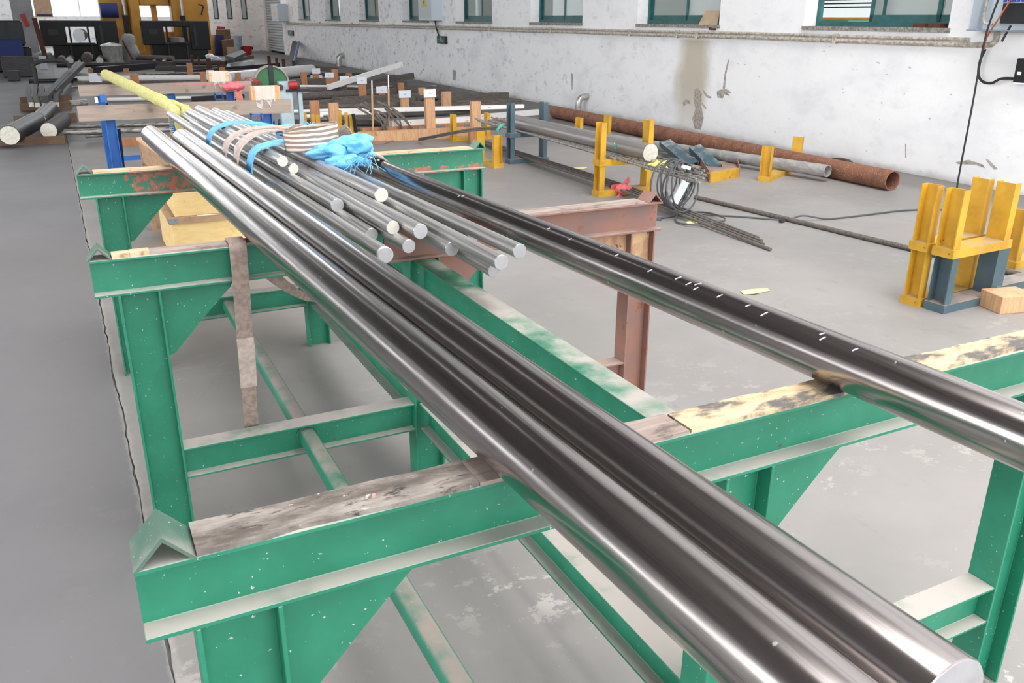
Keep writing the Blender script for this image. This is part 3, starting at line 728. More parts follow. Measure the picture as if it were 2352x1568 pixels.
# folded coil: the band stands on edge
loop = []
for k in range(28):
    a = 2*math.pi*k/28; x = .118*math.cos(a); y = (.05 if math.sin(a) > 0 else .075)*math.sin(a)
    loop.append(V(.875+x*math.cos(.25)-y*math.sin(.25)*.4, 2.50+x*.32+y, 1.152+.012*math.cos(a)))
m = MB(); m.ribbon(loop, (-.12, -.22, 1), .078, .007, closed=True); m.build('coil', M['web_striped'], t, smooth=True, ang=60)
m = MB(); m.ribbon([p+V(.004, .03, -.01) for p in loop], (-.12, -.22, 1), .07, .006, closed=True); m.build('coil', M['web_brown'], t, smooth=True, ang=60)
m = MB(); m.ribbon(catmull([loop[26]+V(0, 0, .01), (1.0, 2.50, 1.15), (1.035, 2.48, 1.13)], 5), (-.1, -.2, 1), [.085]*8+[.07, .05, .03], .006); m.build('frayed_tip', M['web_brown'], t, smooth=True, ang=60)
for k, dy in enumerate((0, .075)):
    pts = [(.95, 2.53+dy, 1.13), (.99, 2.53+dy, 1.13), (1.045, 2.49+dy, 1.118), (1.09, 2.38+dy, 1.088), (1.135, 2.38+dy, 1.062), (1.175, 2.42+dy, 1.02), (1.19, 2.44+dy, .98)]
    m = MB(); m.ribbon(catmull(pts, 6), (0.15, 1, 0), .055, .006); m.build('strap_tail', M['web_beige'], t, smooth=True, ang=60)

t = thing('hanging_strap', 'beige webbing strap hanging down in front of the middle green cross beam', 'sling', (.402, 1.62, .18))
pts = [(.404, 1.66, .97), (.404, 1.62, .971), (.404, 1.588, .966), (.402, 1.578, .93), (.400, 1.578, .84), (.397, 1.59, .72), (.397, 1.612, .60), (.397, 1.645, .47), (.399, 1.685, .33), (.401, 1.70, .19)]
m = MB(); m.ribbon(catmull(pts, 6), (1, 0, 0), [.05]*20+[.049]*14+[.046]*21, .004); m.build('webbing', M['web_brown'], t, smooth=True, ang=60)
m = MB(); m.ribbon(catmull([(.397, 1.598, .665), (.397, 1.606, .60), (.397, 1.636, .485)], 8), (1, 0, 0), .0515, .007); m.build('stitched_fold', M['web_beige'], t, smooth=True, ang=60)
m = MB(); m.ribbon(catmull([(.50, 1.69, .846), (.54, 1.71, .80), (.585, 1.74, .755), (.64, 1.77, .712), (.70, 1.8, .69)], 7), [V(1, .2, .5)]*15+[V(.8, .3, .8)]*14, [.045-.0011*k for k in range(29)], .004)
tag(m.build('hanging_strap', M['web_brown'], smooth=True, ang=60), 'twisted end of brown webbing strap tucked under the thick bar', 'sling')

# ================================================================ YELLOW-WRAPPED RODS, BLUE TRESTLES BEHIND THE RACK
t = thing('wrapped_rods', 'long rods in a pale yellow wrapping that forks at its near end', 'steel rod', (0.635, 8.029, 0.96))
pa, pb = V((0.428, 9.597, 1.012)), V((0.644, 6.048, 1.012))
rnd = random.Random(4)
path = [pa+(pb-pa)*(k/30)+V(rnd.uniform(-.003, .003), 0, rnd.uniform(-.002, .002)) for k in range(31)]
m = MB(); m.tube(path, [.054+.002*math.sin(k*.9)-.0003*k for k in range(31)], 12); m.build('wrapping', M['wrap_yellow'], t, smooth=True, ang=60)
for q in ((0.648, 5.274, 1.012), (0.724, 5.305, 1.012)):
    m = MB(); a = pb+(pa-pb)*.06; path = [a+(V(q)-a)*(k/12)+V(rnd.uniform(-.004, .004), 0, rnd.uniform(-.003, .003)) for k in range(13)]
    m.tube(path, [.034+.003*math.sin(k) for k in range(13)], 10); m.build('wrapping_fork', M['wrap_yellow'], t, smooth=True, ang=60)
m = MB(); c = V((0.637, 5.18, 0.92))
m.ribbon([c+V(.0, 0, .10), c+V(.01, .0, .04), c+V(.02, .01, -.04)], (1, 0, 0), .05, .02)
for k in range(10): m.tube([c+V(-.02, -.005, .08-.014*k), c+V(-.045, -.012, .078-.014*k)], .004, 4)
m.build('frayed_end', M['wrap_yellow'], t)

def blue_trestle(y, x0, x1, z0, z1, label, posts, rail=True):
    t = thing('trestle', label, 'trestle', ((x0+x1)/2, y, 0), 'blue-legged trestles behind the rack')
    m = MB(); m.box(x0, x1, y, y+.012, z0, z1); m.build('face_board', M['timber_grey'], t)
    m = MB(); m.box(x0, x1, y+.012, y+.09, z0+.006, z1-.004); m.build('beam', M['rusty'], t)
    for x in posts:
        m = MB(); m.extrude(prof_i(.075, .07, .006, .007), (x, y+.05, 0), (x, y+.05, z0), (1, 0, 0)); m.build('leg', M['blue'], t)
        m = MB(); m.extrude(prof_c(.05, .03, .005), (x+.04, y+.07, z0-.08), (x+.04, y+.62, .02), (1, 0, 0)); m.build('brace', M['blue_dark'], t)
    if rail:
        for z in (.33, .18):
            m = MB(); m.box(posts[0], posts[-1], y+.03, y+.07, z, z+.05); m.build('rail', M['blue'], t)
    return t
t4 = blue_trestle(6.5, .07, 1.70, .843, .955, 'weathered board-faced beam on blue legs right behind the rack', (.29, 1.05, 1.5))
t5 = blue_trestle(8.9, .13, 1.83, .845, .952, 'dusty steel beam on blue legs, second behind the rack', (.32, 1.0, 1.6))
for tt, pts in ((t5, [(1.39, 8.3, 0.805)]), (t4, [(1.242, 5.6, 0.866)])):
    for p in pts:
        x, y, z = p; m = MB()
        for dx in (-.04, .034): m.box(x+dx, x+dx+.006, y, y+.06, z-.05, z+.07)
        m.box(x-.04, x+.04, y, y+.06, z+.064, z+.07); m.box(x-.04, x+.04, y, y+.06, z+.012, z+.018); m.box(x-.04, x+.04, y, y+.06, 0, z-.045)
        tag(m.build('blue_prop', M['blue'], recalc=False), 'small blue open-topped prop behind the %s' % ('far board' if tt is t5 else 'rod bundle and blue sling'), 'prop')
# wooden crates standing under the rack
def crate(label, x0, x1, y0, y1, z1, ledge, base=.0):
    t = thing('crate', label, 'crate', ((x0+x1)/2, (y0+y1)/2, base))
    MB().box(x0-.03, x1+.03, y0-.03, y1+.03, base, ledge-.035).build('lower_box', M['crate'], t, bevel=.003)
    for xa, xb, ya, yb in ((x0-.045, x1+.045, y0-.045, y0-.02), (x0-.045, x1+.045, y1+.02, y1+.045), (x0-.045, x0-.02, y0-.02, y1+.02), (x1+.02, x1+.045, y0-.02, y1+.02)):
        MB().box(xa, xb, ya, yb, ledge-.04, ledge).build('batten', M['crate_side'], t)
    MB().box(x0-.02, x1+.02, y0-.02, y1+.02, ledge-.035, ledge-.002).build('deck', M['plank_grey'], t)
    MB().box(x0, x1, y0, y1, ledge-.002, z1).build('upper_box', M['crate'], t, bevel=.003)
    for xa in (x0-.046,):
        MB().box(xa, xa+.055, y0-.048, y0-.045, ledge-.036, ledge-.004).build('metal_bracket', M['bracket'], t)
        MB().box(xa-.002, xa, y0-.046, y0+.01, ledge-.036, ledge-.004).build('metal_bracket', M['bracket'], t)
    return t
t = crate('pale plywood crate with metal corner brackets standing under the rack', (0.534, 5.0, 0.356)[0], (0.534, 5.0, 0.356)[0]+.75, 5.0, 5.9, (0.546, 5.0, 0.532)[2], (0.483, 4.955, 0.356)[2])
tag(MB().cyl(V((0.668, 4.97, 0.356)), V((0.858, 4.97, 0.35)), .007, 10).build('short_rod', M['rod_steel'], smooth=True), 'thin steel rod lying on the ledge of the plywood crate', 'steel rod')
t = thing('plank_stack', 'loose pale timber boards beside the blue trestle legs', 'timber', (.55, 6.1, 0))
m = MB(); m.prism([(0.445, 6.35, 0.72), (0.512, 6.406, 0.72), (0.61, 5.367, 0.72), (0.549, 5.158, 0.72)], (0, 0, -.02)); m.build('board', M['plank_clean'], t)
m = MB(); a = V((0.46, 6.344, 0.7)); b = V((0.557, 5.257, 0.7)); m.prism([a, b, b+V(0, 0, -.16), a+V(0, 0, -.16)], (.03, 0, 0)); m.build('side_board', M['crate_side'], t)
m = MB(); m.box(b.x+.0, b.x+.06, b.y+.02, b.y+.08, 0, .70); m.build('upright', M['crate_side'], t)
m = MB(); m.box(a.x+.0, a.x+.06, a.y-.08, a.y-.02, 0, .62); m.build('upright', M['crate_side'], t)
x, y, z = (0.425, 6.75, 0.65)
tag(MB().box(x-.16, x+.3, y, y+.04, z-.05, z+.02).build('timber_rail', M['stake']), 'brown timber rail with a metal plate behind the blue leg', 'timber')

# ================================================================ CRADLES
def cradle(label, x, y, z=0.0, L=.55, D=.13, h=.36, rz=0.0, mat='yellow', bh=.05, group=None):
    t = thing('cradle_stand', label, 'stand', (x, y, z), group)
    R = Matrix.Rotation(rz, 3, 'Z'); o3 = V(x, y, z)
    def put(boxes, nm, mt=mat):
        m = MB()
        for b in boxes: m.box(*b)
        m.v = [tuple(o3+R@V(p)) for p in m.v]; return m.build(nm, M[mt], t, recalc=False)
    g = .007; f = .05
    put([(0, L, 0, D, bh-g, bh), (0, L, 0, g, 0, bh-g), (0, L, D-g, D, 0, bh-g), (0, g, g, D-g, 0, bh-g), (L-g, L, g, D-g, 0, bh-g)], 'base')
    put([(.012+f, .012+f+g, .01, D-.01, bh, h), (.012, .012+f, .01, .01+g, bh, h), (.012, .012+f, D-.01-g, D-.01, bh, h)], 'upright')
    put([(L-.012-f-g, L-.012-f, .01, D-.01, bh, h), (L-.012-f, L-.012, .01, .01+g, bh, h), (L-.012-f, L-.012, D-.01-g, D-.01, bh, h)], 'upright')
    return t
CG = 'U-shaped cradle stands for bar stock'
cradle('grey-blue U cradle with rusty base under the front yellow one', 4.383, 2.071, 0, .515, .135, .335, .05, 'grey_blue', group=CG)
cradle('bright yellow U cradle stacked on the grey-blue one', 4.352, 2.058, .336, .555, .135, .385, .05, 'yellow', group=CG)
cradle('lower yellow U cradle with white chalk strokes, back of the paired stacks', 4.350, 2.222, 0, .555, .125, .335, .05, 'yellow', group=CG)
cradle('upper yellow U cradle, back of the paired stacks', 4.345, 2.222, .336, .555, .125, .385, .05, 'yellow', group=CG)
cradle('grey-blue U cradle with pale base beside the wooden block', 5.01, 2.185, 0, .62, .13, .345, .04, 'grey_blue', group=CG)
cradle('yellow U cradle cut off by the right picture edge', 5.66, 2.50, 0, .6, .13, .40, .1, 'yellow', group=CG)
cradle('lower yellow U cradle under the thin rods, red tie behind it', 4.425, 5.90, 0, .63, .125, .29, .02, 'yellow', .055, CG)
cradle('upper yellow U cradle holding the dull round bar and thin rods', 4.425, 5.90, .291, .63, .125, .40, .02, 'yellow', .055, CG)
cradle('lower steel-grey U cradle under the far end of the dull round bar', 4.535, 8.02, 0, .52, .125, .30, .02, 'grey_blue', group=CG)
cradle('upper steel-grey U cradle holding the far end of the dull round bar', 4.535, 8.02, .301, .52, .125, .385, .02, 'grey_blue', group=CG)
cradle('yellow U cradle straddling the grey and rusty pipes', 6.50, 5.83, 0, 1.08, .13, .36, .49, 'yellow', group=CG)
cradle('yellow U cradle just behind the green beam end', 4.36, 7.84, 0, .55, .12, .36, 1.57, 'yellow', group=CG)
cradle('small yellow U cradle behind the bent thin rods', 4.70, 10.13, 0, .60, .12, .36, 0, 'yellow', group=CG)
for i, (u0, lab) in enumerate((((5.995, 8.611, 0.0), 'yellow U cradle behind the upper yellow stack, half hidden by the dull bar'),)):
    cradle('yellow U cradle half hidden between dull bar and rusty pipe', u0[0]+.2, u0[1]+.6, 0, .62, .12, .34, .2, 'yellow', group=CG)
# chalk strokes on the lower rear cradle
cr = [o for o in COL.objects if o.name.startswith('cradle_stand') and o.type == 'EMPTY'][2]
for k in range(2):
    m = MB(); m.ribbon([(4.4185, 2.262+.03*k, .27), (4.4185, 2.258+.03*k, .20), (4.4185, 2.255+.028*k, .12)], (0, 1, 0), .009, .0008); m.build('chalk_stroke', M['card'], cr)
x, y, z = (4.709, 1.912, 0.0)
m = MB(); m.obox((x+.11, y+.07, .052), .24, .18, .104, -.25); tag(m.build('wooden_block', M['stake_pale'], bevel=.003), 'pale wooden block cut off by the right picture edge', 'block')

# ================================================================ BAR STOCK ON THE CRADLES AND THE FLOOR
bar('round_bar', 'dull grey round bar lying across the yellow and steel-grey cradles', 'steel bar', (4.80, 5.62, .348+.085), (4.80, 8.52, .352+.085), .084, 'bar_far', 'rod_end_fresh', None, 40)
THIN = [
 ((4.491, 4.492, 0.362), (4.784, 9.54, 0.365)),
 ((4.58, 4.65, 0.362), (4.73, 9.339, 0.365)),
 ((4.646, 4.641, 0.362), (4.698, 9.189, 0.365)),
 ((4.761, 4.75, 0.362), (4.687, 9.087, 0.365)),
 ((4.811, 4.872, 0.362), (4.853, 9.284, 0.365)),
 ((4.83, 4.987, 0.362), (5.023, 9.549, 0.365)),
 ((4.904, 4.952, 0.362), (4.819, 9.081, 0.365)),
 ((4.969, 5.208, 0.362), (5.058, 9.475, 0.365)),
]
for k, (p0, p1) in enumerate(THIN):
    tag(MB().cyl(p0, p1, .0115, 12).build('thin_rod', M['stock_silver'], smooth=True), 'thin rod in the tied bundle resting on the yellow and steel-grey cradles', 'steel rod', 'thin rods tied in a bundle')
FR = [((4.488, 3.618, 0.013), .013), ((4.55, 3.761, 0.013), .0125), ((4.613, 3.851, 0.013), .012), ((4.657, 3.938, 0.013), .0125)]
for k, (p, r) in enumerate(FR):
    p = V(p); b = V(4.64+.05*k, 6.0, .068); d = V(4.74+.045*k, 8.1, .064); c = V(4.98+.03*k, 10.0, .02)
    tag(MB().tube(catmull([p, b.lerp(p, .5)-V(0, 0, .004), b, d, c], 5), r, 10).build('floor_rod', M['stock_grey'], smooth=True), 'thin dull floor rod tied with pink, its near tip %s of four' % ('nearest', 'second nearest', 'third nearest', 'furthest')[k], 'steel rod', 'thin rods lying on the floor')
for k in range(2):
    o3 = V(0, 0, .02*k)
    pts = [V((4.608, 8.418, 0.36))+o3, V((4.403, 8.601, 0.34))+o3, V((4.221, 8.981, 0.26))+o3, V((4.221, 9.724, 0.12))+o3, V((4.241, 10.233, 0.03))+o3]
    tag(MB().tube(catmull(pts, 6), .011, 8).build('bent_rod', M['stock_grey'], smooth=True), ('upper' if k else 'lower')+' thin rod bent down to the floor left of the steel-grey cradle', 'steel rod')
a, b = V((5.213, 5.437, 0.02)), V((5.511, 2.339, 0.02)); d = (b-a).normalized()
t = thing('floor_pipe', 'thin grey pipe on the floor running behind the stacked cradles', 'pipe', (a.x, a.y, 0))
MB().cyl(a, b+d*.5, .0195, 14).build('tube', M['stock_grey'], t, smooth=True)
j = V((5.242, 4.321, 0.02)); MB().cyl(j, j+d*.03, .024, 14).build('coupling', M['stock_dark'], t, smooth=True)
# ties
def tie(label, c, s, mat, seed):
    m = MB(); rnd = random.Random(seed); c = V(c)
    for k in range(9):
        a = rnd.uniform(0, 6.28); p = c+V(rnd.uniform(-.5, .5)*s, rnd.uniform(-.5, .5)*s, rnd.uniform(-.3, .3)*s)
        q = p+V(math.cos(a), math.sin(a), rnd.uniform(-.4, .6))*s*.5; r = q+V(rnd.uniform(-.4, .4), rnd.uniform(-.4, .4), rnd.uniform(-.6, .1))*s
        m.ribbon(catmull([p, q, r], 4), (rnd.uniform(-1, 1), rnd.uniform(-1, 1), 1), s*.35, .002)
    m.blob(c, s*.5, s*.5, s*.35, .4, 9, 14, 9, seed)
    tag(m.build('tie', M[mat], smooth=True, ang=60), label, 'tie')
tie('teal plastic tie knotted round the thin rods beside the yellow cradle', (4.81, 6.141, 0.42), .10, 'tie_teal', 1)
m = MB(); c = V((4.551, 8.35, 0.36))
m.ribbon(catmull([c+V(.05, 0, .06), c+V(0, -.05, .05), c+V(-.04, -.04, .0), c+V(0, -.02, -.06), c+V(-.05, -.03, -.09), c+V(-.03, -.03, -.14), c+V(-.03, -.0, -.27)], 6), (0, 1, .2), .05, .004)
tag(m.build('tie', M['tie_teal'], smooth=True, ang=60), 'teal plastic tie hanging beside the steel-grey cradle', 'tie')
tie('yellow plastic tie knotted round the thin rods beside the cable coil', (4.656, 5.325, 0.37), .09, 'tie_yellow', 5)
tie('pink plastic tie round the floor rods by the yellow cradle foot', (4.692, 5.878, 0.07), .14, 'tie_red', 7)
for k, (c, lab) in enumerate((((5.103, 7.396, 0.0), 'pale yellow scrap of plastic on the floor behind the dull rods'), ((3.684, 2.876, 0.0), 'pale yellow scrap of plastic on the open floor'), ((4.582, 4.605, 0.0), 'yellow-green scrap of plastic among the floor rods'))):
    m = MB(); c = V(c); rnd = random.Random(k)
    m.ribbon([c+V(-.09, .02, .006), c+V(-.03, .0, .012), c+V(.04, .01, .006), c+V(.1, -.01, .01)], (0, 1, .1), [.05, .07, .06, .03], .002)
    tag(m.build('plastic_scrap', M['scrap_yellow'], smooth=True), lab, 'scrap')
# cable coil hung over the rod ends
t = thing('cable_coil', 'coil of grey cable hung over the thin rod ends with a white tag', 'cable', (4.56, 4.92, .05))
rnd = random.Random(6); c = V(4.585, 4.95, .272)
for k in range(9):
    rx, rz = .185+rnd.uniform(-.025, .03), .195+rnd.uniform(-.02, .015); off = V(rnd.uniform(-.05, .06), (k-4)*.028, rnd.uniform(-.015, .012))
    pts = [c+off+V(rx*math.cos(a), .05*math.sin(a+k)+.05*math.cos(a), rz*math.sin(a)) for a in [2*math.pi*i/26 for i in range(26)]]
    MB().tube(pts, .0075, 8, True).build('loop', M['cable_grey'], t, smooth=True)
p = V((4.537, 4.8, 0.231))
MB().obox(p, .075, .012, .20, 0, .15, .42).build('tag', M['card'], t)
p = V((4.471, 4.66, 0.465)); MB().obox(p, .075, .03, .028, -.1, 0, .25).build('sleeve', M['card'], t)
cab = [(4.36, 4.80, .01), (4.352, 4.843, .01), (4.605, 4.875, .012), (4.821, 4.909, .012), (4.85, 4.72, .03), (4.798, 4.503, .03), (4.60, 4.45, .03), (4.45, 4.50, .02), (4.43, 4.68, .012), (4.62, 4.86, .03), (4.9, 4.72, .012), (5.051, 4.605, .01), (5.308, 4.352, .01), (5.45, 4.28, .045), (5.672, 4.216, .01), (6.054, 4.187, .01), (6.481, 4.182, .01), (6.706, 4.136, .01), (6.885, 4.051, .01), (7.3, 3.9, .01)]
tag(MB().tube(catmull(cab, 8), .0075, 8).build('floor_cable', M['cable_grey'], smooth=True), 'thin grey cable looping over the floor below the coil', 'cable')
# pipes along the wall
t = thing('rusty_pipe', 'long rusty brown steel pipe lying along the foot of the wall', 'pipe', (7.38, 8.5, 0))
MB().pipe((7.275, 4.93, .1), (7.49, 12.2, .1), .1, .012, 40).build('tube', M['pipe_rust'], t, smooth=True)
t = thing('grey_pipe', 'pale grey pipe lying beside the rusty pipe', 'pipe', (6.8, 7.4, 0))
MB().pipe((7.05, 5.57, .115), (6.44, 9.4, .07), .064, .008, 36).build('tube', M['pipe_grey'], t, smooth=True)
for k, (p0, p1, lab) in enumerate((((6.546, 7.756, 0.2), (6.395, 6.999, 0.04), 'blue-grey channel iron leaning over the grey pipe, nearer the dull bar end'), ((6.593, 7.224, 0.2), (6.487, 6.681, 0.04), 'blue-grey channel iron leaning over the grey pipe, nearer the pipe mouths'))):
    m = MB(); m.extrude(prof_c(.15, .06, .008), p0, p1, (.85, -.5, .1)); tag(m.build('channel_iron', M['teal_steel'], bevel=.001), lab, 'channel iron')
m = MB(); m.extrude(prof_c(.16, .06, .008), (6.241, 7.975, 0.03), (6.31, 6.731, 0.03), (.3, -1, 0)); tag(m.build('channel_iron', M['rusty']), 'flat rusty channel iron on the floor under the blue-grey ones', 'channel iron')
t = thing('laid_cradle', 'rusty yellow cradle lying on its side beside the grey pipe', 'stand', (6.2, 6.4, 0))
q = [V((5.891, 6.054, 0.0)), V((6.4, 6.192, 0.0)), V((6.904, 6.831, 0.0)), V((6.568, 7.092, 0.0))]
m = MB(); d = (q[1]-q[0]).normalized(); m.extrude(prof_c(.10, .05, .007), q[0]+V(0, 0, .05), q[1]+V(0, 0, .05), (0, 0, 1)); m.build('base', M['yellow'], t)
m = MB(); m.prism([q[0]+V(0, .02, .03), q[1]+V(0, .02, .03), q[2]+V(0, 0, .03), q[3]+V(0, 0, .03)], (0, 0, .006)); m.build('web', M['rusty'], t)
m = MB(); m.prism([q[1], q[2], q[2]+V(0, 0, .1), q[1]+V(0, 0, .1)], (.007, 0, 0)); m.build('flange', M['rusty'], t)
m = MB(); m.prism([q[0], q[3], q[3]+V(0, 0, .1), q[0]+V(0, 0, .1)], (.007, 0, 0)); m.build('flange', M['rusty'], t)
m = MB(); m.tube(catmull([(8.286, 6.852, -0.086), (8.212, 6.685, -0.014), (8.187, 6.497, 0.035), (8.203, 6.343, 0.029), (8.221, 6.263, -0.027)], 7), .022, 10)
tag(m.build('rope', M['rope'], smooth=True), 'thick dark rope end lying on the rusty pipe at the wall', 'rope')

# ================================================================ STOCK PILES
def stockbar(label, p0, p1, r, mat, shape, cat='steel bar', group='bars in the stock piles'):
    p0, p1 = V(p0), V(p1); m = MB()
    if shape == 'rd': m.cyl(p0, p1, r, 18, r*.06)
    else: m.extrude([(-r, -r), (r, -r), (r, r), (-r, r)], p0, p1, (0, 0, 1))
    return tag(m.build('stock_bar', M[mat], smooth=shape == 'rd'), label, cat, group)
STOCK = [
 ('white wrapped bar lowest on the front timber bearer, between the two tall stakes', (4.12, 11.023, 0.17), (5.475, 11.165, 0.17), 0.0419, 'stock_white', 'sq'),
 ('white wrapped bar end right of the tallest stake, behind the thin rods', (6.065, 12.354, 0.049), (7.472, 12.74, 0.049), 0.045, 'stock_white', 'sq'),
 ('dark bare bar above the lowest white one, between the tall stakes', (3.983, 11.185, 0.27), (5.482, 11.193, 0.27), 0.0355, 'stock_dark', 'rd'),
 ('long white wrapped bar, second white one up from the timber bearer', (3.5, 11.434, 0.34), (6.263, 11.006, 0.34), 0.0292, 'stock_white', 'sq'),
 ('long dusty grey bar just above the second white bar', (5.291, 14.857, 0.063), (7.992, 14.462, 0.063), 0.0586, 'stock_grey', 'sq'),
 ('dusty grey square bar ending against the wall above the cradle posts', (6.712, 15.539, 0.08), (8.285, 15.65, 0.08), 0.0761, 'stock_grey', 'sq'),
 ('dusty grey bar with a bluish sawn end beside the blank white card', (6.413, 15.931, 0.068), (7.722, 16.411, 0.068), 0.0638, 'stock_grey', 'rd'),
 ('dusty grey bar with a frosty top edge behind the two bamboo sticks', (4.618, 15.844, 0.078), (6.464, 16.114, 0.078), 0.0739, 'stock_grey', 'sq'),
 ('broad dusty grey bar right of the grinder bench', (4.299, 17.106, 0.082), (5.991, 17.454, 0.082), 0.0779, 'stock_grey', 'rd'),
 ('low dusty bar under the broad one by the bench leg', (4.067, 16.163, 0.047), (4.79, 16.153, 0.047), 0.0427, 'stock_grey', 'sq'),
 ('long low white wrapped bar behind the split wooden stake', (3.528, 14.72, 0.035), (4.393, 14.59, 0.035), 0.0312, 'stock_white', 'rd'),
 ('short white wrapped bar end behind the row of yellow posts', (3.471, 13.781, 0.037), (3.852, 13.762, 0.037), 0.0331, 'stock_white', 'rd'),
 ('dark bar at floor level behind the row of yellow posts', (2.802, 12.347, 0.12), (4.176, 11.544, 0.12), 0.049, 'stock_dark', 'rd'),
 ('dull bar at floor level under the white bar end', (3.039, 11.721, 0.08), (4.173, 11.151, 0.08), 0.0381, 'stock_grey', 'rd'),
 ('thin white wrapped bar behind the bench top', (5.051, 20.603, 0.036), (7.061, 19.456, 0.036), 0.0316, 'stock_white', 'sq'),
 ('dusty grey bar behind the right red motor', (5.19, 21.21, 0.086), (6.497, 21.184, 0.086), 0.0824, 'stock_grey', 'sq'),
 ('dusty grey bar behind the right-most pair of cards', (5.899, 17.688, 0.077), (7.896, 17.914, 0.077), 0.0732, 'stock_grey', 'sq'),
 ('dusty bar running behind the fourth card to the wall', (6.393, 19.406, 0.068), (7.595, 20.002, 0.068), 0.0636, 'stock_grey', 'sq'),
 ('thick log-like bar in crackled white wrapping behind the green wheel', (3.65, 22.139, 0.162), (6.516, 24.93, 0.162), 0.1585, 'stock_white', 'rd'),
 ('dark flat bar under the log-like white bar', (5.384, 24.181, 0.048), (6.832, 24.889, 0.048), 0.0437, 'stock_black', 'sq'),
 ('white wrapped bar behind the log-like one, under the first card', (6.151, 23.579, 0.053), (6.454, 23.66, 0.053), 0.0485, 'stock_white', 'sq'),
 ('black strip at the wall foot behind the vent elbow', (6.473, 23.858, 0.1), (7.659, 23.598, 0.1), 0.037, 'stock_black', 'sq'),
 ('grey plate stack sloping at the wall behind the log-like bar', (7.169, 29.022, 0.068), (7.703, 26.584, 0.068), 0.0636, 'stock_grey', 'sq'),
 ('silver bar on top of the near left pile, behind the blue leg', (-0.091, 13.858, 0.034), (1.423, 13.617, 0.034), 0.0302, 'stock_silver', 'rd'),
 ('thick silver bar under the top one in the near left pile', (-0.097, 12.247, 0.13), (1.258, 12.006, 0.13), 0.0359, 'stock_silver', 'rd'),
 ('short silver bar lowest in the near left pile', (0.156, 12.252, 0.07), (0.451, 12.272, 0.07), 0.03, 'stock_silver', 'rd'),
 ('short silver bar ends poking out left of the weathered board', (0.041, 17.927, 0.046), (0.345, 17.994, 0.046), 0.042, 'stock_silver', 'sq'),
 ('white wrapped bar between the two board-faced trestles', (0.721, 18.423, 0.04), (2.634, 18.259, 0.04), 0.0355, 'stock_white', 'rd'),
 ('dark square bar right of the white one between the trestles', (2.275, 18.012, 0.045), (3.353, 18.232, 0.045), 0.0407, 'stock_black', 'sq'),
 ('slim silver bar behind the yellow wrapping tip', (0.241, 27.313, 0.036), (3.923, 26.965, 0.036), 0.0318, 'stock_silver', 'rd'),
 ('long bar in crackled white wrapping behind the yellow wrapping tip', (0.205, 24.779, 0.079), (4.216, 23.909, 0.079), 0.0751, 'stock_white', 'rd'),
 ('dull brown bar just under the crackled white one', (0.219, 23.64, 0.042), (2.7, 22.948, 0.042), 0.0383, 'stock_grey', 'sq'),
 ('stubby black bar left of the pale blue paper', (-0.796, 24.713, 0.054), (0.32, 24.607, 0.054), 0.0502, 'stock_black', 'rd'),
 ('black flat beam in front of the left saw', (0.857, 28.52, 0.093), (2.745, 30.478, 0.093), 0.0886, 'stock_black', 'sq'),
 ('black beam with glinting labels in front of the right saw', (2.652, 29.373, 0.067), (4.78, 29.097, 0.067), 0.0628, 'stock_black', 'sq'),
 ('long black bar sloping up toward the red bucket', (3.456, 27.168, 0.06), (6.785, 30.579, 0.06), 0.0561, 'stock_black', 'sq'),
 ('black bar behind the pale box, under the stakes', (2.965, 27.195, 0.044), (5.011, 27.35, 0.044), 0.0396, 'stock_black', 'sq'),
 ('dusty round bar lying in front of the right saw table', (2.257, 37.431, 0.106), (3.88, 35.602, 0.106), 0.1015, 'stock_grey', 'rd'),
 ('dusty bar sloping in front of the scrap boards', (5.479, 33.367, 0.064), (7.163, 37.233, 0.064), 0.0597, 'stock_grey', 'sq'),
 ('dusty bar under the frosty-topped one behind the bamboo', (3.828, 15.248, 0.053), (5.372, 14.846, 0.053), 0.0486, 'stock_grey', 'rd'),
 ('white streaked bar low behind the bamboo sticks', (3.866, 14.011, 0.042), (4.857, 13.81, 0.042), 0.0379, 'stock_white', 'rd'),
 ('dusty square bar low behind the strapping tangle', (3.597, 12.582, 0.1), (4.59, 12.344, 0.1), 0.0448, 'stock_grey', 'sq'),
 ('thin white bar lying on the dusty bars left of the bamboo', (4.496, 17.719, 0.1), (5.202, 17.791, 0.1), 0.0186, 'stock_white', 'rd'),
 ('dull bar crossing behind the fourth and fifth cards', (5.818, 18.903, 0.05), (6.911, 18.867, 0.05), 0.0456, 'stock_dark', 'sq'),
 ('dusty bar between the knotty stake and the bench', (4.894, 19.647, 0.045), (6.051, 19.16, 0.045), 0.0406, 'stock_grey', 'sq'),
 ('white flecked bar at the wall foot above the rimmed stake', (7.357, 18.755, 0.035), (8.085, 19.193, 0.035), 0.0314, 'stock_white', 'sq'),
 ('dull silver bar under the slim one by the yellow wrapping', (0.162, 22.575, 0.041), (1.702, 22.083, 0.041), 0.0365, 'stock_silver', 'rd'),
 ('black bar left of the yellow wrapping, before the pale paper', (0.055, 26.481, 0.04), (1.701, 26.227, 0.04), 0.0364, 'stock_black', 'rd'),
 ('dark bar before the left saw legs', (-0.138, 32.376, 0.07), (2.14, 32.439, 0.07), 0.0663, 'stock_black', 'rd'),
 ('dark slab lying before the metal bucket', (2.077, 33.555, 0.08), (3.474, 31.71, 0.08), 0.076, 'stock_dark', 'sq'),
 ('dark bar under the red bucket and boards', (3.613, 32.958, 0.081), (5.205, 31.685, 0.081), 0.0771, 'stock_dark', 'rd'),
 ('white streaked bar stack behind the rust stakes', (4.985, 29.925, 0.065), (6.231, 32.351, 0.065), 0.0606, 'stock_white', 'sq'),
]
for a in STOCK: stockbar(*a)
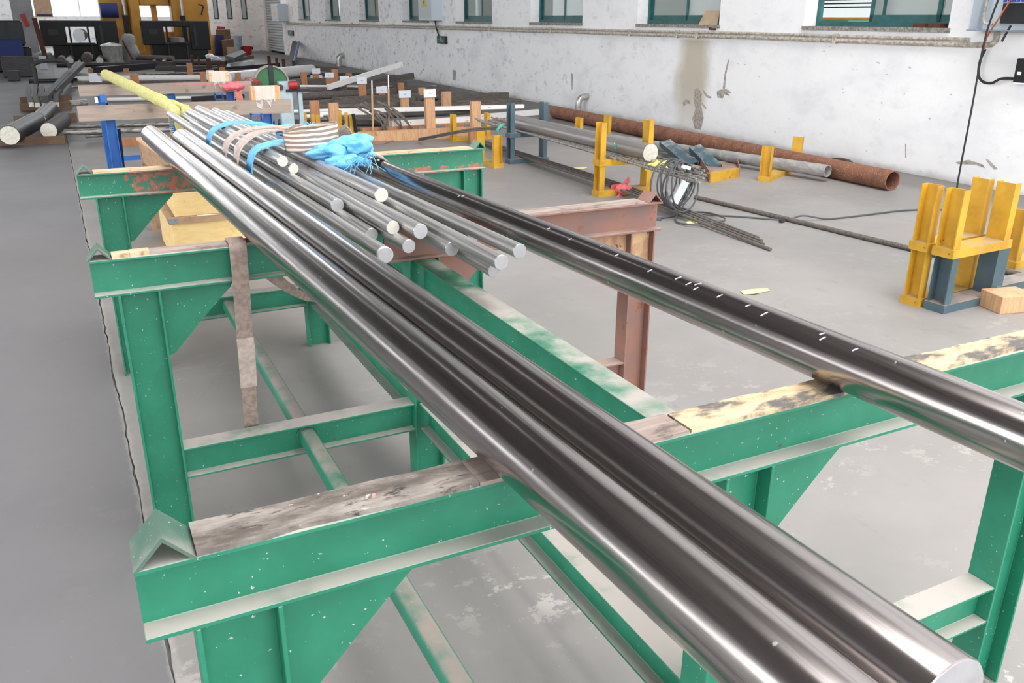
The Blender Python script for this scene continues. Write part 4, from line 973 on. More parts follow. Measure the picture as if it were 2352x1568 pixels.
END = [
 ('thick black round bar cut by the left picture edge, bright sawn end', (-0.718, 11.827, 0.17), (-0.437, 13.551, 0.17), 0.1225, 'stock_black'),
 ('black round bar behind the one at the left picture edge', (-0.419, 13.706, 0.16), (-0.256, 15.718, 0.16), 0.1094, 'stock_black'),
 ('thick round bar with bright marked end and ribbed bands', (-0.273, 12.172, 0.17), (-0.084, 13.518, 0.17), 0.1046, 'stock_dark'),
 ('grey-ended round bar, left of the white-ended one by the left saw', (0.016, 34.407, 0.135), (0.068, 35.857, 0.135), 0.1306, 'stock_grey'),
 ('white-ended round bar below the left saw', (0.29, 34.305, 0.135), (0.354, 35.753, 0.135), 0.1307, 'stock_black'),
 ('biggest grey-ended round bar below the left saw table', (0.853, 34.713, 0.184), (0.944, 36.259, 0.184), 0.1801, 'stock_grey'),
 ('pale-ended round bar left of the metal bucket', (1.249, 34.121, 0.128), (1.353, 35.566, 0.128), 0.1241, 'stock_black'),
 ('small white-ended tube lying on the long square bars', (0.596, 34.757, 0.067), (0.672, 36.181, 0.067), 0.0626, 'stock_dark'),
 ('dull white-ended bar right of the metal bucket', (2.967, 33.525, 0.067), (3.138, 34.898, 0.067), 0.0625, 'stock_dark'),
 ('white-ended short bar below the right saw', (3.373, 34.055, 0.068), (3.564, 35.48, 0.068), 0.0638, 'stock_dark'),
]
for lab, p0, p1, r, mt in END:
    p0, p1 = V(p0), V(p1); d = (p1-p0).normalized()
    t = thing('stock_bar', lab, 'steel bar', (p0.x, p0.y, p0.z-r), 'bars in the stock piles')
    MB().cyl(p0, p1, r, 28, r*.05).build('shaft', M[mt], t, smooth=True)
    MB().cyl(p0-d*.004, p0, r*.95, 28).build('sawn_end', M['stock_grey' if 'grey-ended' in lab else 'rod_end_fresh'], t, smooth=True)
SQ = [
 ((-0.546, 15.959, 0.2), (-0.676, 20.249, 0.2), 0.0395),
 ((-0.452, 15.834, 0.2), (-0.549, 20.463, 0.2), 0.0393),
 ((-0.348, 15.788, 0.2), (-0.422, 20.142, 0.2), 0.0394),
 ((-0.25, 15.83, 0.2), (-0.234, 19.674, 0.2), 0.0396),
 ((-0.164, 15.793, 0.2), (-0.084, 19.114, 0.2), 0.0396),
]
ORD = ['leftmost', 'second from the left', 'middle one', 'fourth from the left', 'rightmost']
for k, (p0, p1, r) in enumerate(SQ):
    p0, p1 = V(p0), V(p1)
    t = thing('stock_bar', 'bowed square bar with a bright end on the left, %s of five' % ORD[k], 'steel bar', (p0.x, p0.y, p0.z-r), 'bowed square bars by the left aisle')
    pts = catmull([p0, p0.lerp(p1, .3)+V(-.02, 0, .05), p0.lerp(p1, .7)+V(0, 0, .05), p1], 4)
    MB().ribbon(pts, (1, 0, 0), 2*r, 2*r).build('shaft', M['stock_dark'], t)
    d = (p0-p1).normalized(); MB().ribbon([p0, p0+d*.01], (1, 0, 0), 1.9*r, 1.9*r).build('sawn_end', M['rod_end_fresh'], t)
for k, (p0, p1, lab) in enumerate((((-0.324, 15.676, 0.3), (0.476, 29.323, 0.25), 'long square bar slanting back from the bowed bars, left one'), ((-0.204, 17.248, 0.28), (0.587, 28.998, 0.25), 'long square bar slanting back from the bowed bars, right one'))):
    stockbar(lab, p0, p1, 0.0569, 'stock_dark', 'sq')
# tilted pieces by the wall
p0 = V((5.377, 19.061, 0.1)); stockbar('white beam tilted up toward the wall over the cards', p0, (7.344, 19.5, 0.56), .055, 'stock_white', 'sq')
stockbar('dark weathered timber tilted toward the wall under the white beam', (6.554, 20.084, 0.08), (7.957, 20.4, 0.225), .07, 'stock_grey', 'sq', 'timber')
stockbar('shorter weathered timber beside the tilted one', (6.837, 20.625, 0.08), (7.699, 21.0, 0.164), .06, 'stock_dark', 'sq', 'timber')
# timber bearers
def bearer(label, p0, p1, w, h, mat): 
    m = MB(); m.extrude([(-w/2, -h/2), (w/2, -h/2), (w/2, h/2), (-w/2, h/2)], V(p0), V(p1), (0, 0, 1)); tag(m.build('timber_bearer', M[mat]), label, 'timber', 'timber bearers under the piles')
bearer('long pale timber bearer along the front of the right pile', (3.352, 10.583, 0.06), (5.293, 10.488, 0.06), .1, .16, 'stake_pale')
bearer('second timber bearer right behind the long front one', (3.659, 10.975, 0.07), (5.5, 11.0, 0.07), .1, .14, 'stake')
bearer('dirty timber bearer under the round bar ends at the left edge', (-1.068, 12.3, 0.05), (-0.09, 12.138, 0.05), .1, .1, 'board_brown')
bearer('dirty timber bearer behind the round bar ends', (-0.795, 14.949, 0.06), (0.104, 15.039, 0.06), .1, .12, 'board_brown')
bearer('dirty timber bearer under the bowed square bars', (-0.774, 17.185, 0.06), (0.068, 17.177, 0.06), .1, .12, 'board_brown')
bearer('dirty timber bearer behind the bowed square bars', (-0.818, 18.732, 0.06), (0.094, 18.761, 0.06), .1, .12, 'board_brown')
for k, (a, b, lab) in enumerate((((4.377, 10.598, 0.13), (4.785, 10.639, 0.13), 'grey metal strip nailed to the front bearer, left one'), ((5.068, 10.569, 0.13), (5.376, 10.665, 0.13), 'grey metal strip nailed to the front bearer, right one'))):
    bearer(lab, a, b, .02, .07, 'bracket')
# wooden stakes, some with white cards
def stake(label, pb, pt, w, mat, card=None):
    pb, pt = V(pb), V(pt); zt = pt.z
    t = thing('wooden_stake' if mat != 'rust_dark' else 'rusty_post', label, 'stake' if mat != 'rust_dark' else 'post', (pb.x, pb.y, 0), 'stakes between the piles')
    MB().box(pb.x-w/2, pb.x+w/2, pb.y-.03, pb.y+.05, 0, zt).build('stick', M[mat], t)
    if card:
        a, b = V(card[0]), V(card[1])
        o = MB().box(a.x, b.x, pb.y-.05, pb.y-.046, b.z, a.z).build('card', M['card_pale'], t)
        MB().box(a.x+(b.x-a.x)*.4, a.x+(b.x-a.x)*.62, pb.y-.0515, pb.y-.0505, b.z+(a.z-b.z)*.42, b.z+(a.z-b.z)*.52).build('handwriting', M['ink_blue'], o)
STAKES = [
 ('tall wooden stake topped by the blank white card', (4.551, 10.576, 0.16), (4.563, 10.576, 0.57), 0.13, 'stake_pale', ((4.447, 10.526, 0.677), (4.631, 10.526, 0.566))),
 ('tall wooden stake with a reddish left face, right end of the bearer', (4.911, 9.812, 0.16), (4.916, 9.812, 0.555), 0.13, 'stake_pale', None),
 ('short yellowish wooden block standing before the bearer end', (4.848, 9.769, 0.0), (4.85, 9.769, 0.179), 0.101, 'stake', None),
 ('tall orange wooden stake beside the row of yellow posts', (3.337, 11.177, 0.1), (3.364, 11.177, 0.481), 0.13, 'stake_pale', None),
 ('split grey-brown wooden stake right of the bench leg', (3.256, 11.915, 0.25), (3.272, 11.915, 0.455), 0.129, 'stake', None),
 ('knotty wooden stake under the fourth card', (5.434, 16.571, 0.12), (5.448, 16.571, 0.359), 0.143, 'stake', ((5.311, 16.521, 0.476), (5.523, 16.521, 0.343))),
 ('short wooden stake under the sixth card', (5.625, 14.595, 0.12), (5.63, 14.595, 0.23), 0.154, 'stake_pale', ((5.502, 14.545, 0.346), (5.735, 14.545, 0.214))),
 ('wooden stake hidden under the fifth card', (5.733, 16.214, 0.12), (5.736, 16.214, 0.188), 0.106, 'stake', ((5.598, 16.164, 0.305), (5.829, 16.164, 0.172))),
 ('wooden stake without card, just above the sixth card', (6.62, 17.555, 0.12), (6.627, 17.555, 0.267), 0.125, 'stake', None),
 ('wooden stake with a white rim, right of the blank card', (6.442, 14.532, 0.12), (6.446, 14.532, 0.303), 0.174, 'stake_pale', None),
 ('low wooden stake behind the blank card', (6.828, 16.82, 0.12), (6.832, 16.82, 0.21), 0.14, 'stake_pale', None),
 ('wooden stake right of the green wheel, left of the first card', (5.345, 21.101, 0.12), (5.362, 21.101, 0.327), 0.141, 'stake', None),
 ('wooden stake under the first card', (5.703, 21.299, 0.12), (5.716, 21.299, 0.288), 0.143, 'stake', ((5.597, 21.249, 0.408), (5.808, 21.249, 0.278))),
 ('wooden stake under the second card', (5.576, 19.557, 0.12), (5.588, 19.557, 0.286), 0.164, 'stake', ((5.458, 19.507, 0.399), (5.667, 19.507, 0.287))),
 ('tall wooden stake touching the second card', (5.85, 20.066, 0.12), (5.872, 20.066, 0.44), 0.137, 'stake', None),
 ('low wooden stake under the third card', (5.845, 19.294, 0.12), (5.85, 19.294, 0.198), 0.102, 'stake', ((5.73, 19.244, 0.33), (5.949, 19.244, 0.189))),
 ('wooden stake behind the third card', (6.75, 21.971, 0.12), (6.757, 21.971, 0.23), 0.15, 'stake', None),
 ('wooden stake standing left of the plastic-wrapped pale box', (3.233, 25.654, 0.12), (3.266, 25.654, 0.389), 0.148, 'stake', None),
 ('wooden stake touching the plastic-wrapped pale box', (3.106, 22.193, 0.12), (3.13, 22.193, 0.326), 0.141, 'stake', ((3.184, 22.143, 0.369), (3.376, 22.143, 0.137))),
 ('wooden stake between pale box and green wheel', (3.895, 21.868, 0.12), (3.915, 21.868, 0.306), 0.13, 'stake', None),
 ('short wooden stake left of the left red motor', (3.918, 20.71, 0.12), (3.932, 20.71, 0.259), 0.135, 'stake', None),
 ('small wooden stake behind the pale box', (4.234, 26.415, 0.12), (4.244, 26.415, 0.206), 0.154, 'stake', None),
 ('small wooden stake in front of the black flat beam', (1.663, 27.191, 0.12), (1.674, 27.191, 0.192), 0.152, 'stake', None),
 ('wooden stake beside the yellow wrapping', (1.55, 22.497, 0.12), (1.574, 22.497, 0.292), 0.191, 'stake', None),
 ('small wooden stake above the pale blue paper', (0.742, 27.791, 0.12), (0.752, 27.791, 0.18), 0.127, 'stake', None),
 ('pale wooden stake under the red rope bundle', (2.898, 16.169, 0.12), (2.914, 16.169, 0.278), 0.131, 'stake_pale', None),
 ('rust-brown post, left one of the four beyond the green wheel', (6.073, 28.62, 0.12), (6.102, 28.62, 0.43), 0.099, 'rust_dark', None),
 ('rust-brown post, second of the four beyond the green wheel', (6.179, 28.005, 0.12), (6.203, 28.005, 0.385), 0.07, 'rust_dark', None),
 ('rust-brown post, third of the four beyond the green wheel', (6.325, 27.669, 0.12), (6.348, 27.669, 0.37), 0.097, 'rust_dark', None),
 ('rust-brown post, right one of the four beyond the green wheel', (6.726, 28.08, 0.12), (6.741, 28.08, 0.294), 0.071, 'rust_dark', None),
 ('broad rust-brown post left of the white scraps', (4.023, 27.495, 0.12), (4.058, 27.495, 0.422), 0.133, 'rust_dark', None),
 ('thin rust-brown post right of the broad one', (4.225, 26.909, 0.12), (4.253, 26.909, 0.368), 0.078, 'rust_dark', None),
 ('rust-brown post capped with white behind the pale box', (4.5, 27.832, 0.12), (4.52, 27.832, 0.3), 0.081, 'rust_dark', None),
 ('rust-brown post in front of the right saw leg', (3.838, 29.768, 0.12), (3.877, 29.768, 0.443), 0.085, 'rust_dark', None),
 ('thin rust-brown post at the right saw leg', (4.032, 29.694, 0.12), (4.064, 29.694, 0.39), 0.057, 'rust_dark', None),
]
for a in STAKES: stake(*a)
for k, (b, tp) in enumerate((((3.785, 10.844, 0.0), (3.802, 10.82, 0.791)), ((4.085, 11.021, 0.0), (4.106, 11.0, 0.849)))):
    t = thing('bamboo_stick', ('left' if k == 0 else 'right')+' of two thin bamboo sticks standing before the pile', 'stick', b)
    b = V(b); tp = V(tp); q = b.lerp(tp, .78)
    MB().tube([b, b.lerp(q, .5), q], .014, 8).build('pole', M['stake_pale'], t, smooth=True)
    MB().tube([q, tp], .009, 6).build('bare_tip', M['stock_white'], t, smooth=True)
m = MB()
for k in range(9):
    rnd = random.Random(k); c = V((3.999, 11.195, 0.25))+V(rnd.uniform(-.1, .3), -.25, 0)
    m.ribbon(catmull([c+V(-.3+rnd.uniform(-.1, .1), 0, rnd.uniform(.1, .3)), c+V(rnd.uniform(-.1, .1), -.05, rnd.uniform(-.05, .1)), c+V(rnd.uniform(-.2, .3), -.08, -.22)], 5), (0, .3, 1), .03, .004)
tag(m.build('steel_strapping', M['stock_grey']), 'tangle of cut dark strapping behind the bamboo sticks', 'scrap')
# flat plate on the floor under the sticks
m = MB(); m.prism([(3.432, 10.417, 0.0), (3.728, 10.235, 0.0), (4.18, 10.716, 0.0), (4.919, 11.141, 0.0), (3.705, 10.932, 0.0)], (0, 0, .012)); tag(m.build('floor_plate', M['rusty']), 'flat rusty plate on the floor under the bamboo sticks', 'plate')
# packs of upright yellow channel pieces
YP = [((2.757, 10.68, 0.0), (2.673, 10.2, 0.403)), ((2.858, 10.634, 0.0), (2.778, 10.2, 0.388)), ((2.911, 10.609, 0.0), (2.833, 10.2, 0.375)), ((3.247, 10.741, 0.0), (3.178, 10.4, 0.407)), ((3.311, 10.663, 0.0), (3.259, 10.4, 0.381)), ((3.358, 10.594, 0.0), (3.323, 10.4, 0.362))]
YL = ['rust-backed yellow post leftmost behind the beige coil', 'yellow post second in the short row behind the beige coil', 'yellow post rightmost in the short row behind the beige coil', 'rust-backed yellow post beside the orange stake', 'yellow post middle of the row beside the orange stake', 'yellow post nearest the dark leaning tube']
for k, (b, tp) in enumerate(YP):
    b = V(b); m = MB(); z = tp[2]+.02
    m.extrude(prof_c(.10, .045, .007), (b.x, b.y-.1, 0), (b.x, b.y-.1, z), (.3, 1, 0)); tag(m.build('yellow_post', M['yellow']), YL[k], 'post', 'upright yellow channel posts')
a, b = V((3.44, 10.44, 0.02)), V((3.37, 10.35, 0.404))
tag(MB().cyl(a, b, .022, 12).build('leaning_tube', M['stock_black'], smooth=True), 'dark purple-grey tube leaning beside the yellow posts', 'pipe')
a, b = V((3.284, 10.954, 0.02)), V((2.928, 10.4, 0.25))
tag(MB().cyl(a, b, .012, 8).build('thin_stick', M['stake_pale'], smooth=True), 'thin pale stick poking out behind the beige coil', 'stick')
# ================================================================ GRINDER, BOXES, ROPE ON THE TRESTLES
t = thing('cut_off_grinder', 'green wheel machine with red motors on a pale blue pillar', 'machine', (2.3, 10.4, 0))
c = V((2.332, 10.3, 0.822)); r = 0.2019
MB().cyl(c, c+V(0, .03, 0), r, 40).build('wheel', M['wheel_green'], t, smooth=True)
m = MB()
for k in range(31):
    a0, a1 = math.pi*k/31, math.pi*(k+1)/31
    p = [c+V(math.cos(a)*rr, -.02, math.sin(a)*rr) for a, rr in ((a0, r), (a1, r), (a1, r*1.09), (a0, r*1.09))]; m.prism(p, (0, .09, 0))
m.build('guard_rim', M['timber_grey'], t)
MB().box(c.x-.028, c.x+.028, c.y-.03, c.y-.02, c.z-.05, c.z+r*1.1).build('guard_strap', M['machine_grey'], t)
x, y, z = (2.437, 10.1, 0.863)
MB().box(x-.075, x+.075, 10.02, 10.12, 0, z).build('pillar', M['pale_blue'], t)
cc = V((2.377, 10.0, 0.794)); MB().cyl(cc, cc+V(0, .03, 0), .035, 20).build('spindle', M['stock_dark'], t, smooth=True)
for u in ((577, 192), (593, 192)):
    pass
for p in ((2.041, 10.0, 0.834), (2.118, 10.0, 0.832)): MB().cyl(p, V(p)+V(0, .22, .02), .045, 18).build('motor', M['red_paint'], t, smooth=True); MB().cyl(V(p)-V(0, .01, 0), p, .035, 18).build('motor_face', M['rope'], t, smooth=True)
p = V((2.475, 10.0, 0.817)); MB().cyl(p, p+V(.10, 0, 0), .05, 18).build('motor', M['red_paint'], t, smooth=True)
MB().cyl(p+V(.10, 0, 0), p+V(.13, 0, 0), .045, 18).build('motor_face', M['rope'], t, smooth=True)
p = V((2.639, 10.1, 0.754)); MB().box(p.x-.2, p.x+.1, 10.0, 10.35, p.z-.015, p.z+.015).build('table_top', M['machine_grey'], t)
MB().box(p.x-.05, p.x, 10.03, 10.09, 0, p.z-.015).build('leg', M['pale_blue'], t); MB().box(p.x-.12, p.x-.07, 10.25, 10.31, 0, p.z-.015).build('leg', M['tin'], t)
def filmbox(label, u, y, mat):
    (xa, ya, za), (xb, yb, zb) = u
    t = thing('wrapped_box', label, 'box', ((xa+xb)/2, y, zb))
    MB().box(xa, xb, y, y+.10, zb, za).build('block', M[mat], t)
    m = MB(); rnd = random.Random(int(xa*50)); w = xb-xa; n = 9
    top = [V(xa+w*.12+w*.7*k/n, y-.004-.006*rnd.random(), za+.004) for k in range(n+1)]
    mid = [p+V(rnd.uniform(-.01, .01), -.006, -(za-zb)*.9) for p in top]; low = [p+V(w*.05+rnd.uniform(-.02, .02), -.01-.01*rnd.random(), -(za-zb)*.75*(.5+.5*math.sin(k*1.3+.6))) for k, p in enumerate(mid)]
    vs = top+mid+low; k1 = n+1
    m.add(vs, [(j*k1+i, j*k1+i+1, (j+1)*k1+i+1, (j+1)*k1+i) for j in range(2) for i in range(n)])
    m.build('plastic_film', M['film'], t, recalc=False)
filmbox('pale wooden block under clear plastic on the weathered board', ((1.382, 6.52, 1.063), (1.621, 6.52, 0.951)), 6.52, 'stake_pale')
filmbox('pale box under clear plastic on the dusty beam behind', ((1.4, 8.92, 1.059), (1.602, 8.92, 0.943)), 8.92, 'plank_clean')
t = thing('rope_bundle', 'bundle of pink-red plastic twine hanging at the dusty beam end', 'rope', (1.616, 8.85, 0.843))
c = V((1.61, 8.8, 0.905))
MB().blob(c, .115, .06, .05, .18, 18, 26, 14, 2).build('hank', M['tie_red'], t, smooth=True, ang=70)
m = MB(); rnd = random.Random(1)
for k in range(7): m.tube([c+V(rnd.uniform(0, .1), -.05, -.03), c+V(rnd.uniform(0, .1), -.06, -.1), c+V(rnd.uniform(-.02, .12), -.05, -.17)], .003, 4)
for k in range(6): m.tube([c+V(-.1*k, .06, .02), c+V(-.1*k-.06, .04, .032), c+V(-.1*k-.12, .06, .02)], .004, 4)
m.build('loose_twine', M['tie_red'], t)['kind'] = 'stuff'
x, y, z = (0.361, 10.6, 0.909)
m = MB(); m.prism([(0.556, 22.756, 0.3), (0.732, 22.872, 0.3), (0.77, 21.487, 0.24), (0.768, 20.884, 0.22), (0.515, 20.989, 0.22)], (0, .01, .012)); tag(m.build('paper_sheet', M['card_pale']), 'crumpled pale blue paper left of the yellow wrapping', 'paper')
tag(MB().box(*(lambda a, b: (a[0], b[0], 6.47, 6.475, b[2], a[2]))((0.203, 6.47, 1.022), (0.224, 6.47, 0.98))).build('paper_tag', M['card']), 'small white paper tag left of the blue clamp', 'paper')
x, y, z = (0.261, 6.46, 1.024)
m = MB(); m.box(x-.02, x+.02, y, y+.04, z-.04, z+.015); tag(m.build('blue_clamp', M['blue']), 'small blue clamp between the two board-faced beams', 'clamp')
# dark blocks and heaps by the left aisle
x, y, z = (-1.14, 25.741, 0.0)
tag(MB().box(x-.16, x+.12, y, y+.35, 0, .25).build('steel_block', M['stock_black'], bevel=.01), 'dark square steel block on the floor by the left aisle', 'block')
x, y, z = (-0.922, 27.174, 0.0)
m = MB(); m.box(x-.55, x+.25, y+.2, y+.6, 0, .55); tag(m.build('steel_slab', M['stock_dark'], bevel=.02), 'big dark slab standing behind the square block', 'steel block')
t = thing('hooked_bar', 'dark bent bar hooping over the slab by the left aisle', 'steel bar', (-0.276, 29.798, 0.0))
m = MB(); m.tube(catmull([V((-0.609, 23.5, 0.123))*Vector((1, 1, 0)), (-0.591, 23.5, 0.335), (-0.592, 23.5, 0.496), (-0.41, 23.5, 0.573), (-0.078, 23.5, 0.588), (0.124, 23.5, 0.544), (0.189, 23.5, 0.411)], 6), .05, 10); m.build('hoop', M['stock_dark'], t, smooth=True)
m = MB(); c = V((-0.679, 37.698, 0.12)); m.blob(c, .8, .4, .16, .35, 3.5, 40, 22, 3); tag(m.build('tarpaulin', M['sack'], smooth=True, ang=60), 'crumpled grey sheeting in front of the pillar', 'tarpaulin')
m = MB(); c = V((-1.228, 38.045, 0.13)); m.blob(c, .3, .2, .13, .1, 3, 20, 10, 3); tag(m.build('red_basin', M['red_paint'], smooth=True), 'red basin left of the grey sheeting', 'basin')
x, y, z = (-0.516, 31.581, 0.3); tag(MB().box(x-.1, x+.12, y, y+.05, 0, z+.1).build('white_board', M['card']), 'small bright white board on the dark slabs', 'board')
# galvanised bucket and sack in front of the saws
t = thing('bucket', 'galvanised metal bucket between the two saws', 'bucket', (1.72, 34.501, 0.0))
p = V((1.72, 34.501, 0.0)); MB().lathe(p, p+V(0, 0, .62), [(0, .27), (.02, .3), (.6, .36), (.62, .37)], 28).build('pail', M['tin'], t, smooth=True)
MB().lathe(p+V(0, 0, .62), p+V(0, 0, .72), [(0, .38), (.05, .3), (.1, .06)], 28).build('lid', M['tin'], t, smooth=True)
c = V((2.313, 35.0, 0.548)); m = MB(); m.blob((c.x, 35, .48), .32, .25, .5, .16, 4, 24, 14, 5); tag(m.build('sack', M['sack'], smooth=True, ang=60), 'grey woven sack standing between the saws', 'sack')
tag(MB().cyl((c.x-.2, 34.6, .8), (c.x+.1, 34.6, .02), .03, 8).build('rusty_rod', M['rust_dark']), 'thin brown rod leaning on the grey sack', 'stick')

# ================================================================ BAND SAWS AND FAR MACHINES
def saw(label, x0, x1, y, disc=False, z1=1.49):
    w = x1-x0; t = thing('band_saw', label, 'machine', ((x0+x1)/2, y, 0), 'black band saws')
    MB().box(x0, x1, y, y+.45, z1-.22, z1).build('bow', M['machine_black'], t, bevel=.02)
    MB().box(x0, x0+w*.32, y-.05, y+.5, .55, z1-.02).build('drive_housing', M['machine_black'], t, bevel=.03)
    MB().box(x0+w*.70, x1, y-.05, y+.5, .35, z1-.02).build('idler_housing', M['machine_black'], t, bevel=.03)
    MB().box(x0+w*.12, x1-w*.05, y-.02, y+.9, 0, .62).build('base', M['machine_black'], t, bevel=.02)
    MB().box(x0+w*.30, x0+w*.68, y-.3, y+.2, .60, .66).build('table', M['machine_grey'], t)
    for f in (.34, .62): MB().box(x0+w*f, x0+w*f+.06, y-.25, y-.15, 0, .6).build('leg', M['machine_grey'], t)
    for f in (.36, .60): MB().box(x0+w*f, x0+w*f+.06, y+.1, y+.3, .66, z1-.22).build('guide_arm', M['machine_black'], t)
    MB().box(x0+w*.76, x0+w*.80, y-.08, y-.05, .5, z1-.15).build('hose_cover', M['machine_grey'], t)
    MB().box(x0+w*.10, x0+w*.22, y-.07, y-.05, .95, 1.15).build('panel', M['machine_grey'], t)
    return t
saw('black band saw with a big white-ended round bar in it', (-0.496, 36.8, 1.476)[0], (2.125, 36.8, 1.486)[0], 36.8, z1=1.45)
saw('black band saw with a grey square bar on its table', (3.017, 37.2, 1.473)[0], (5.536, 37.2, 1.482)[0], 37.2, z1=1.45)
p = V((0.781, 36.2, 0.939)); r = 0.218
t = thing('stock_bar', 'white-ended round bar clamped in the left saw', 'steel bar', (p.x, p.y, p.z-r)); MB().cyl(p, p+V(.1, 1.6, 0), r, 28).build('shaft', M['stock_grey'], t, smooth=True); MB().cyl(p-V(0, .01, 0), p, r*.98, 28).build('sawn_end', M['card'], t, smooth=True)
p = V((4.383, 36.5, 0.745)); m = MB(); m.extrude([(-.1, -.085), (.1, -.085), (.1, .085), (-.1, .085)], p, p+V(-.35, 1.2, 0), (0, 0, 1)); tag(m.build('stock_bar', M['sack']), 'grey square bar on the right saw table', 'steel bar')
# grey machine at the left picture edge
t = thing('lathe', 'dark grey machine cut off by the left picture edge', 'machine', (-1.6, 30, 0))
MB().box(-2.9, -.86, 30, 30.6, .75, 1.47).build('hood', M['machine_grey'], t, bevel=.05)
MB().box(-2.9, -.95, 29.9, 30, .45, .95).build('control_panel', M['navy'], t, bevel=.02)
MB().box(-2.9, -.75, 30.05, 30.7, 0, .72).build('base', M['machine_black'], t, bevel=.04)
# pillar, blind, rust board
m = MB(); m.box(-1.5, -.72, 42, 42.8, 0, 12); struct(m.build('pillar', M['pillar_grey']))
t = thing('roller_blind', 'beige roller blind with a blue stripe behind the grey pillar', 'blind', (-.2, 47, 1.2))
MB().box((-0.73, 47.0, 1.727)[0], (0.013, 47.0, 1.732)[0], 47, 47.05, 1.55, 6).build('cloth', M['board_tan'], t); MB().box((-0.658, 47.0, 1.728)[0], (-0.041, 47.0, 1.732)[0], 46.98, 47, (-0.388, 47.0, 1.615)[2], (-0.378, 47.0, 1.672)[2]).build('stripe', M['navy'], t)
tag(MB().obox(V((-0.538, 36.2, 1.018))-V(0,0,.25), .16, .1, 1.55, 0, 0, -.1).build('rust_board', M['rust_dark']), 'rust-red board leaning at the left saw', 'board')
tag(MB().obox((-1.067, 41.97, 1.44), .18, .06, .5, 0, 0, -.25).build('red_flag', M['red_paint']), 'red cloth hanging on the grey pillar', 'cloth')
# yellow press behind the saws
t = thing('yellow_press', 'tall ochre yellow machine frame behind the saws', 'machine', (3.9, 40, 0))
X = lambda u: u
MB().box((1.761, 40.0, 2.222)[0], (2.844, 40.0, 2.236)[0], 40, 41.2, 0, 6).build('side_frame', M['machine_yellow'], t, bevel=.05)
MB().box((2.844, 40.0, 2.236)[0], (3.261, 40.0, 2.241)[0], 39.7, 40.6, 0, 6).build('column', M['machine_yellow'], t, bevel=.05)
MB().box((4.487, 40.0, 2.257)[0], (4.938, 40.0, 2.263)[0], 39.7, 40.6, 0, 6).build('column', M['machine_yellow'], t, bevel=.05)
MB().box((4.938, 40.0, 2.263)[0], (6.016, 40.0, 2.277)[0], 40, 41.2, 0, 6).build('side_frame', M['machine_yellow'], t, bevel=.05)
MB().box((3.261, 40.0, 2.241)[0], (4.487, 40.0, 2.257)[0], 40, 41, (3.789, 40.0, 2.028)[2], 6).build('crosshead', M['machine_yellow'], t, bevel=.05)
MB().box((3.733, 40.0, 2.247)[0], (3.955, 40.0, 2.25)[0], 40.2, 40.5, .8, 2.2).build('lattice', M['machine_yellow'], t)
MB().box((2.977, 40.0, 2.237)[0], (4.677, 40.0, 2.259)[0], 40, 41, 0, 1.0).build('bed', M['machine_yellow'], t, bevel=.05)
for u in ((2.648, 39.5, 1.563), (4.879, 39.5, 1.574)):
    MB().cyl((u[0], 39.5, .6), (u[0], 39.5, 1.65), .11, 16).build('cylinder', M['machine_black'], t, smooth=True); MB().cyl((u[0], 39.5, 1.65), (u[0], 39.5, 2.6), .06, 16).build('piston_rod', M['tin'], t, smooth=True)
p = V((2.104, 39.6, 1.826)); MB().cyl(p-V(.35, 0, 0), p+V(.3, 0, 0), .28, 20).build('motor', M['navy'], t, smooth=True)
MB().tube(catmull([(5.594, 39.8, 2.096), (5.78, 39.8, 2.029), (5.716, 39.8, 1.787), (5.668, 39.8, 1.682)], 6), .03, 8).build('hose', M['black'], t, smooth=True)
# scrap corner before the cross wall
def plate(name, label, cat, pts, off, mat): tag(MB().prism(pts, off).build(name, M[mat]), label, cat)
plate('scrap_board', 'brown board standing behind the tin bin', 'board', [(6.694, 43.0, 1.048), (7.323, 43.0, 1.047), V((7.33, 43.0, 0.196))*Vector((1,1,0)), V((6.638, 43.0, 0.203))*Vector((1,1,0))], (0, .05, 0), 'board_brown')
plate('scrap_board', 'narrow pale board standing at the right saw edge', 'board', [(6.124, 41.0, 0.855), (6.329, 41.0, 0.854), V((6.312, 41.0, 0.045))*Vector((1,1,0)), V((6.106, 41.0, 0.047))*Vector((1,1,0))], (0, .08, 0), 'board_tan')
plate('scrap_board', 'brown box panel with a white rim before the tin bin', 'board', [(6.426, 40.0, 0.638), (6.93, 40.0, 0.689), V((6.933, 40.0, 0.364))*Vector((1,1,0)), V((6.448, 40.0, 0.332))*Vector((1,1,0))], (0, .4, 0), 'board_brown')
plate('scrap_board', 'cream panel leaning in front of the tin bin', 'board', [(6.519, 39.5, 0.382), (6.83, 39.5, 0.379), V((6.85, 39.5, 0.055))*Vector((1,1,0)), V((6.553, 39.5, 0.023))*Vector((1,1,0))], (0, .05, 0), 'board_tan')
plate('scrap_bag', 'dark blue bag between the scrap boards', 'bag', [(6.272, 40.5, 0.863), (6.62, 40.5, 0.826), V((6.53, 40.5, 0.353))*Vector((1,1,0)), V((6.198, 40.5, 0.374))*Vector((1,1,0))], (0, .3, 0), 'navy')
plate('red_offcut', 'small red offcut on top of the brown board', 'scrap', [(6.751, 43.0, 1.2), (7.119, 43.0, 1.162), (7.108, 43.0, 1.067), (6.736, 43.0, 1.067)], (0, .2, 0), 'red_paint')
p = V((7.755, 44.054, 0.0)); t = thing('waste_bin', 'pale tin bin before the white cross wall', 'bin', p)
MB().lathe(p, p+V(0, 0, .75), [(0, .21), (.7, .25), (.75, .26)], 24).build('drum', M['pale_blue'], t, smooth=True); MB().lathe(p+V(0, 0, .6), p+V(0, 0, .62), [(0, .255), (.02, .255)], 24).build('rim', M['tin'], t, smooth=True)
p = V((7.354, 39.344, 0.0)); t = thing('red_bucket', 'red bucket with black handles', 'bucket', p)
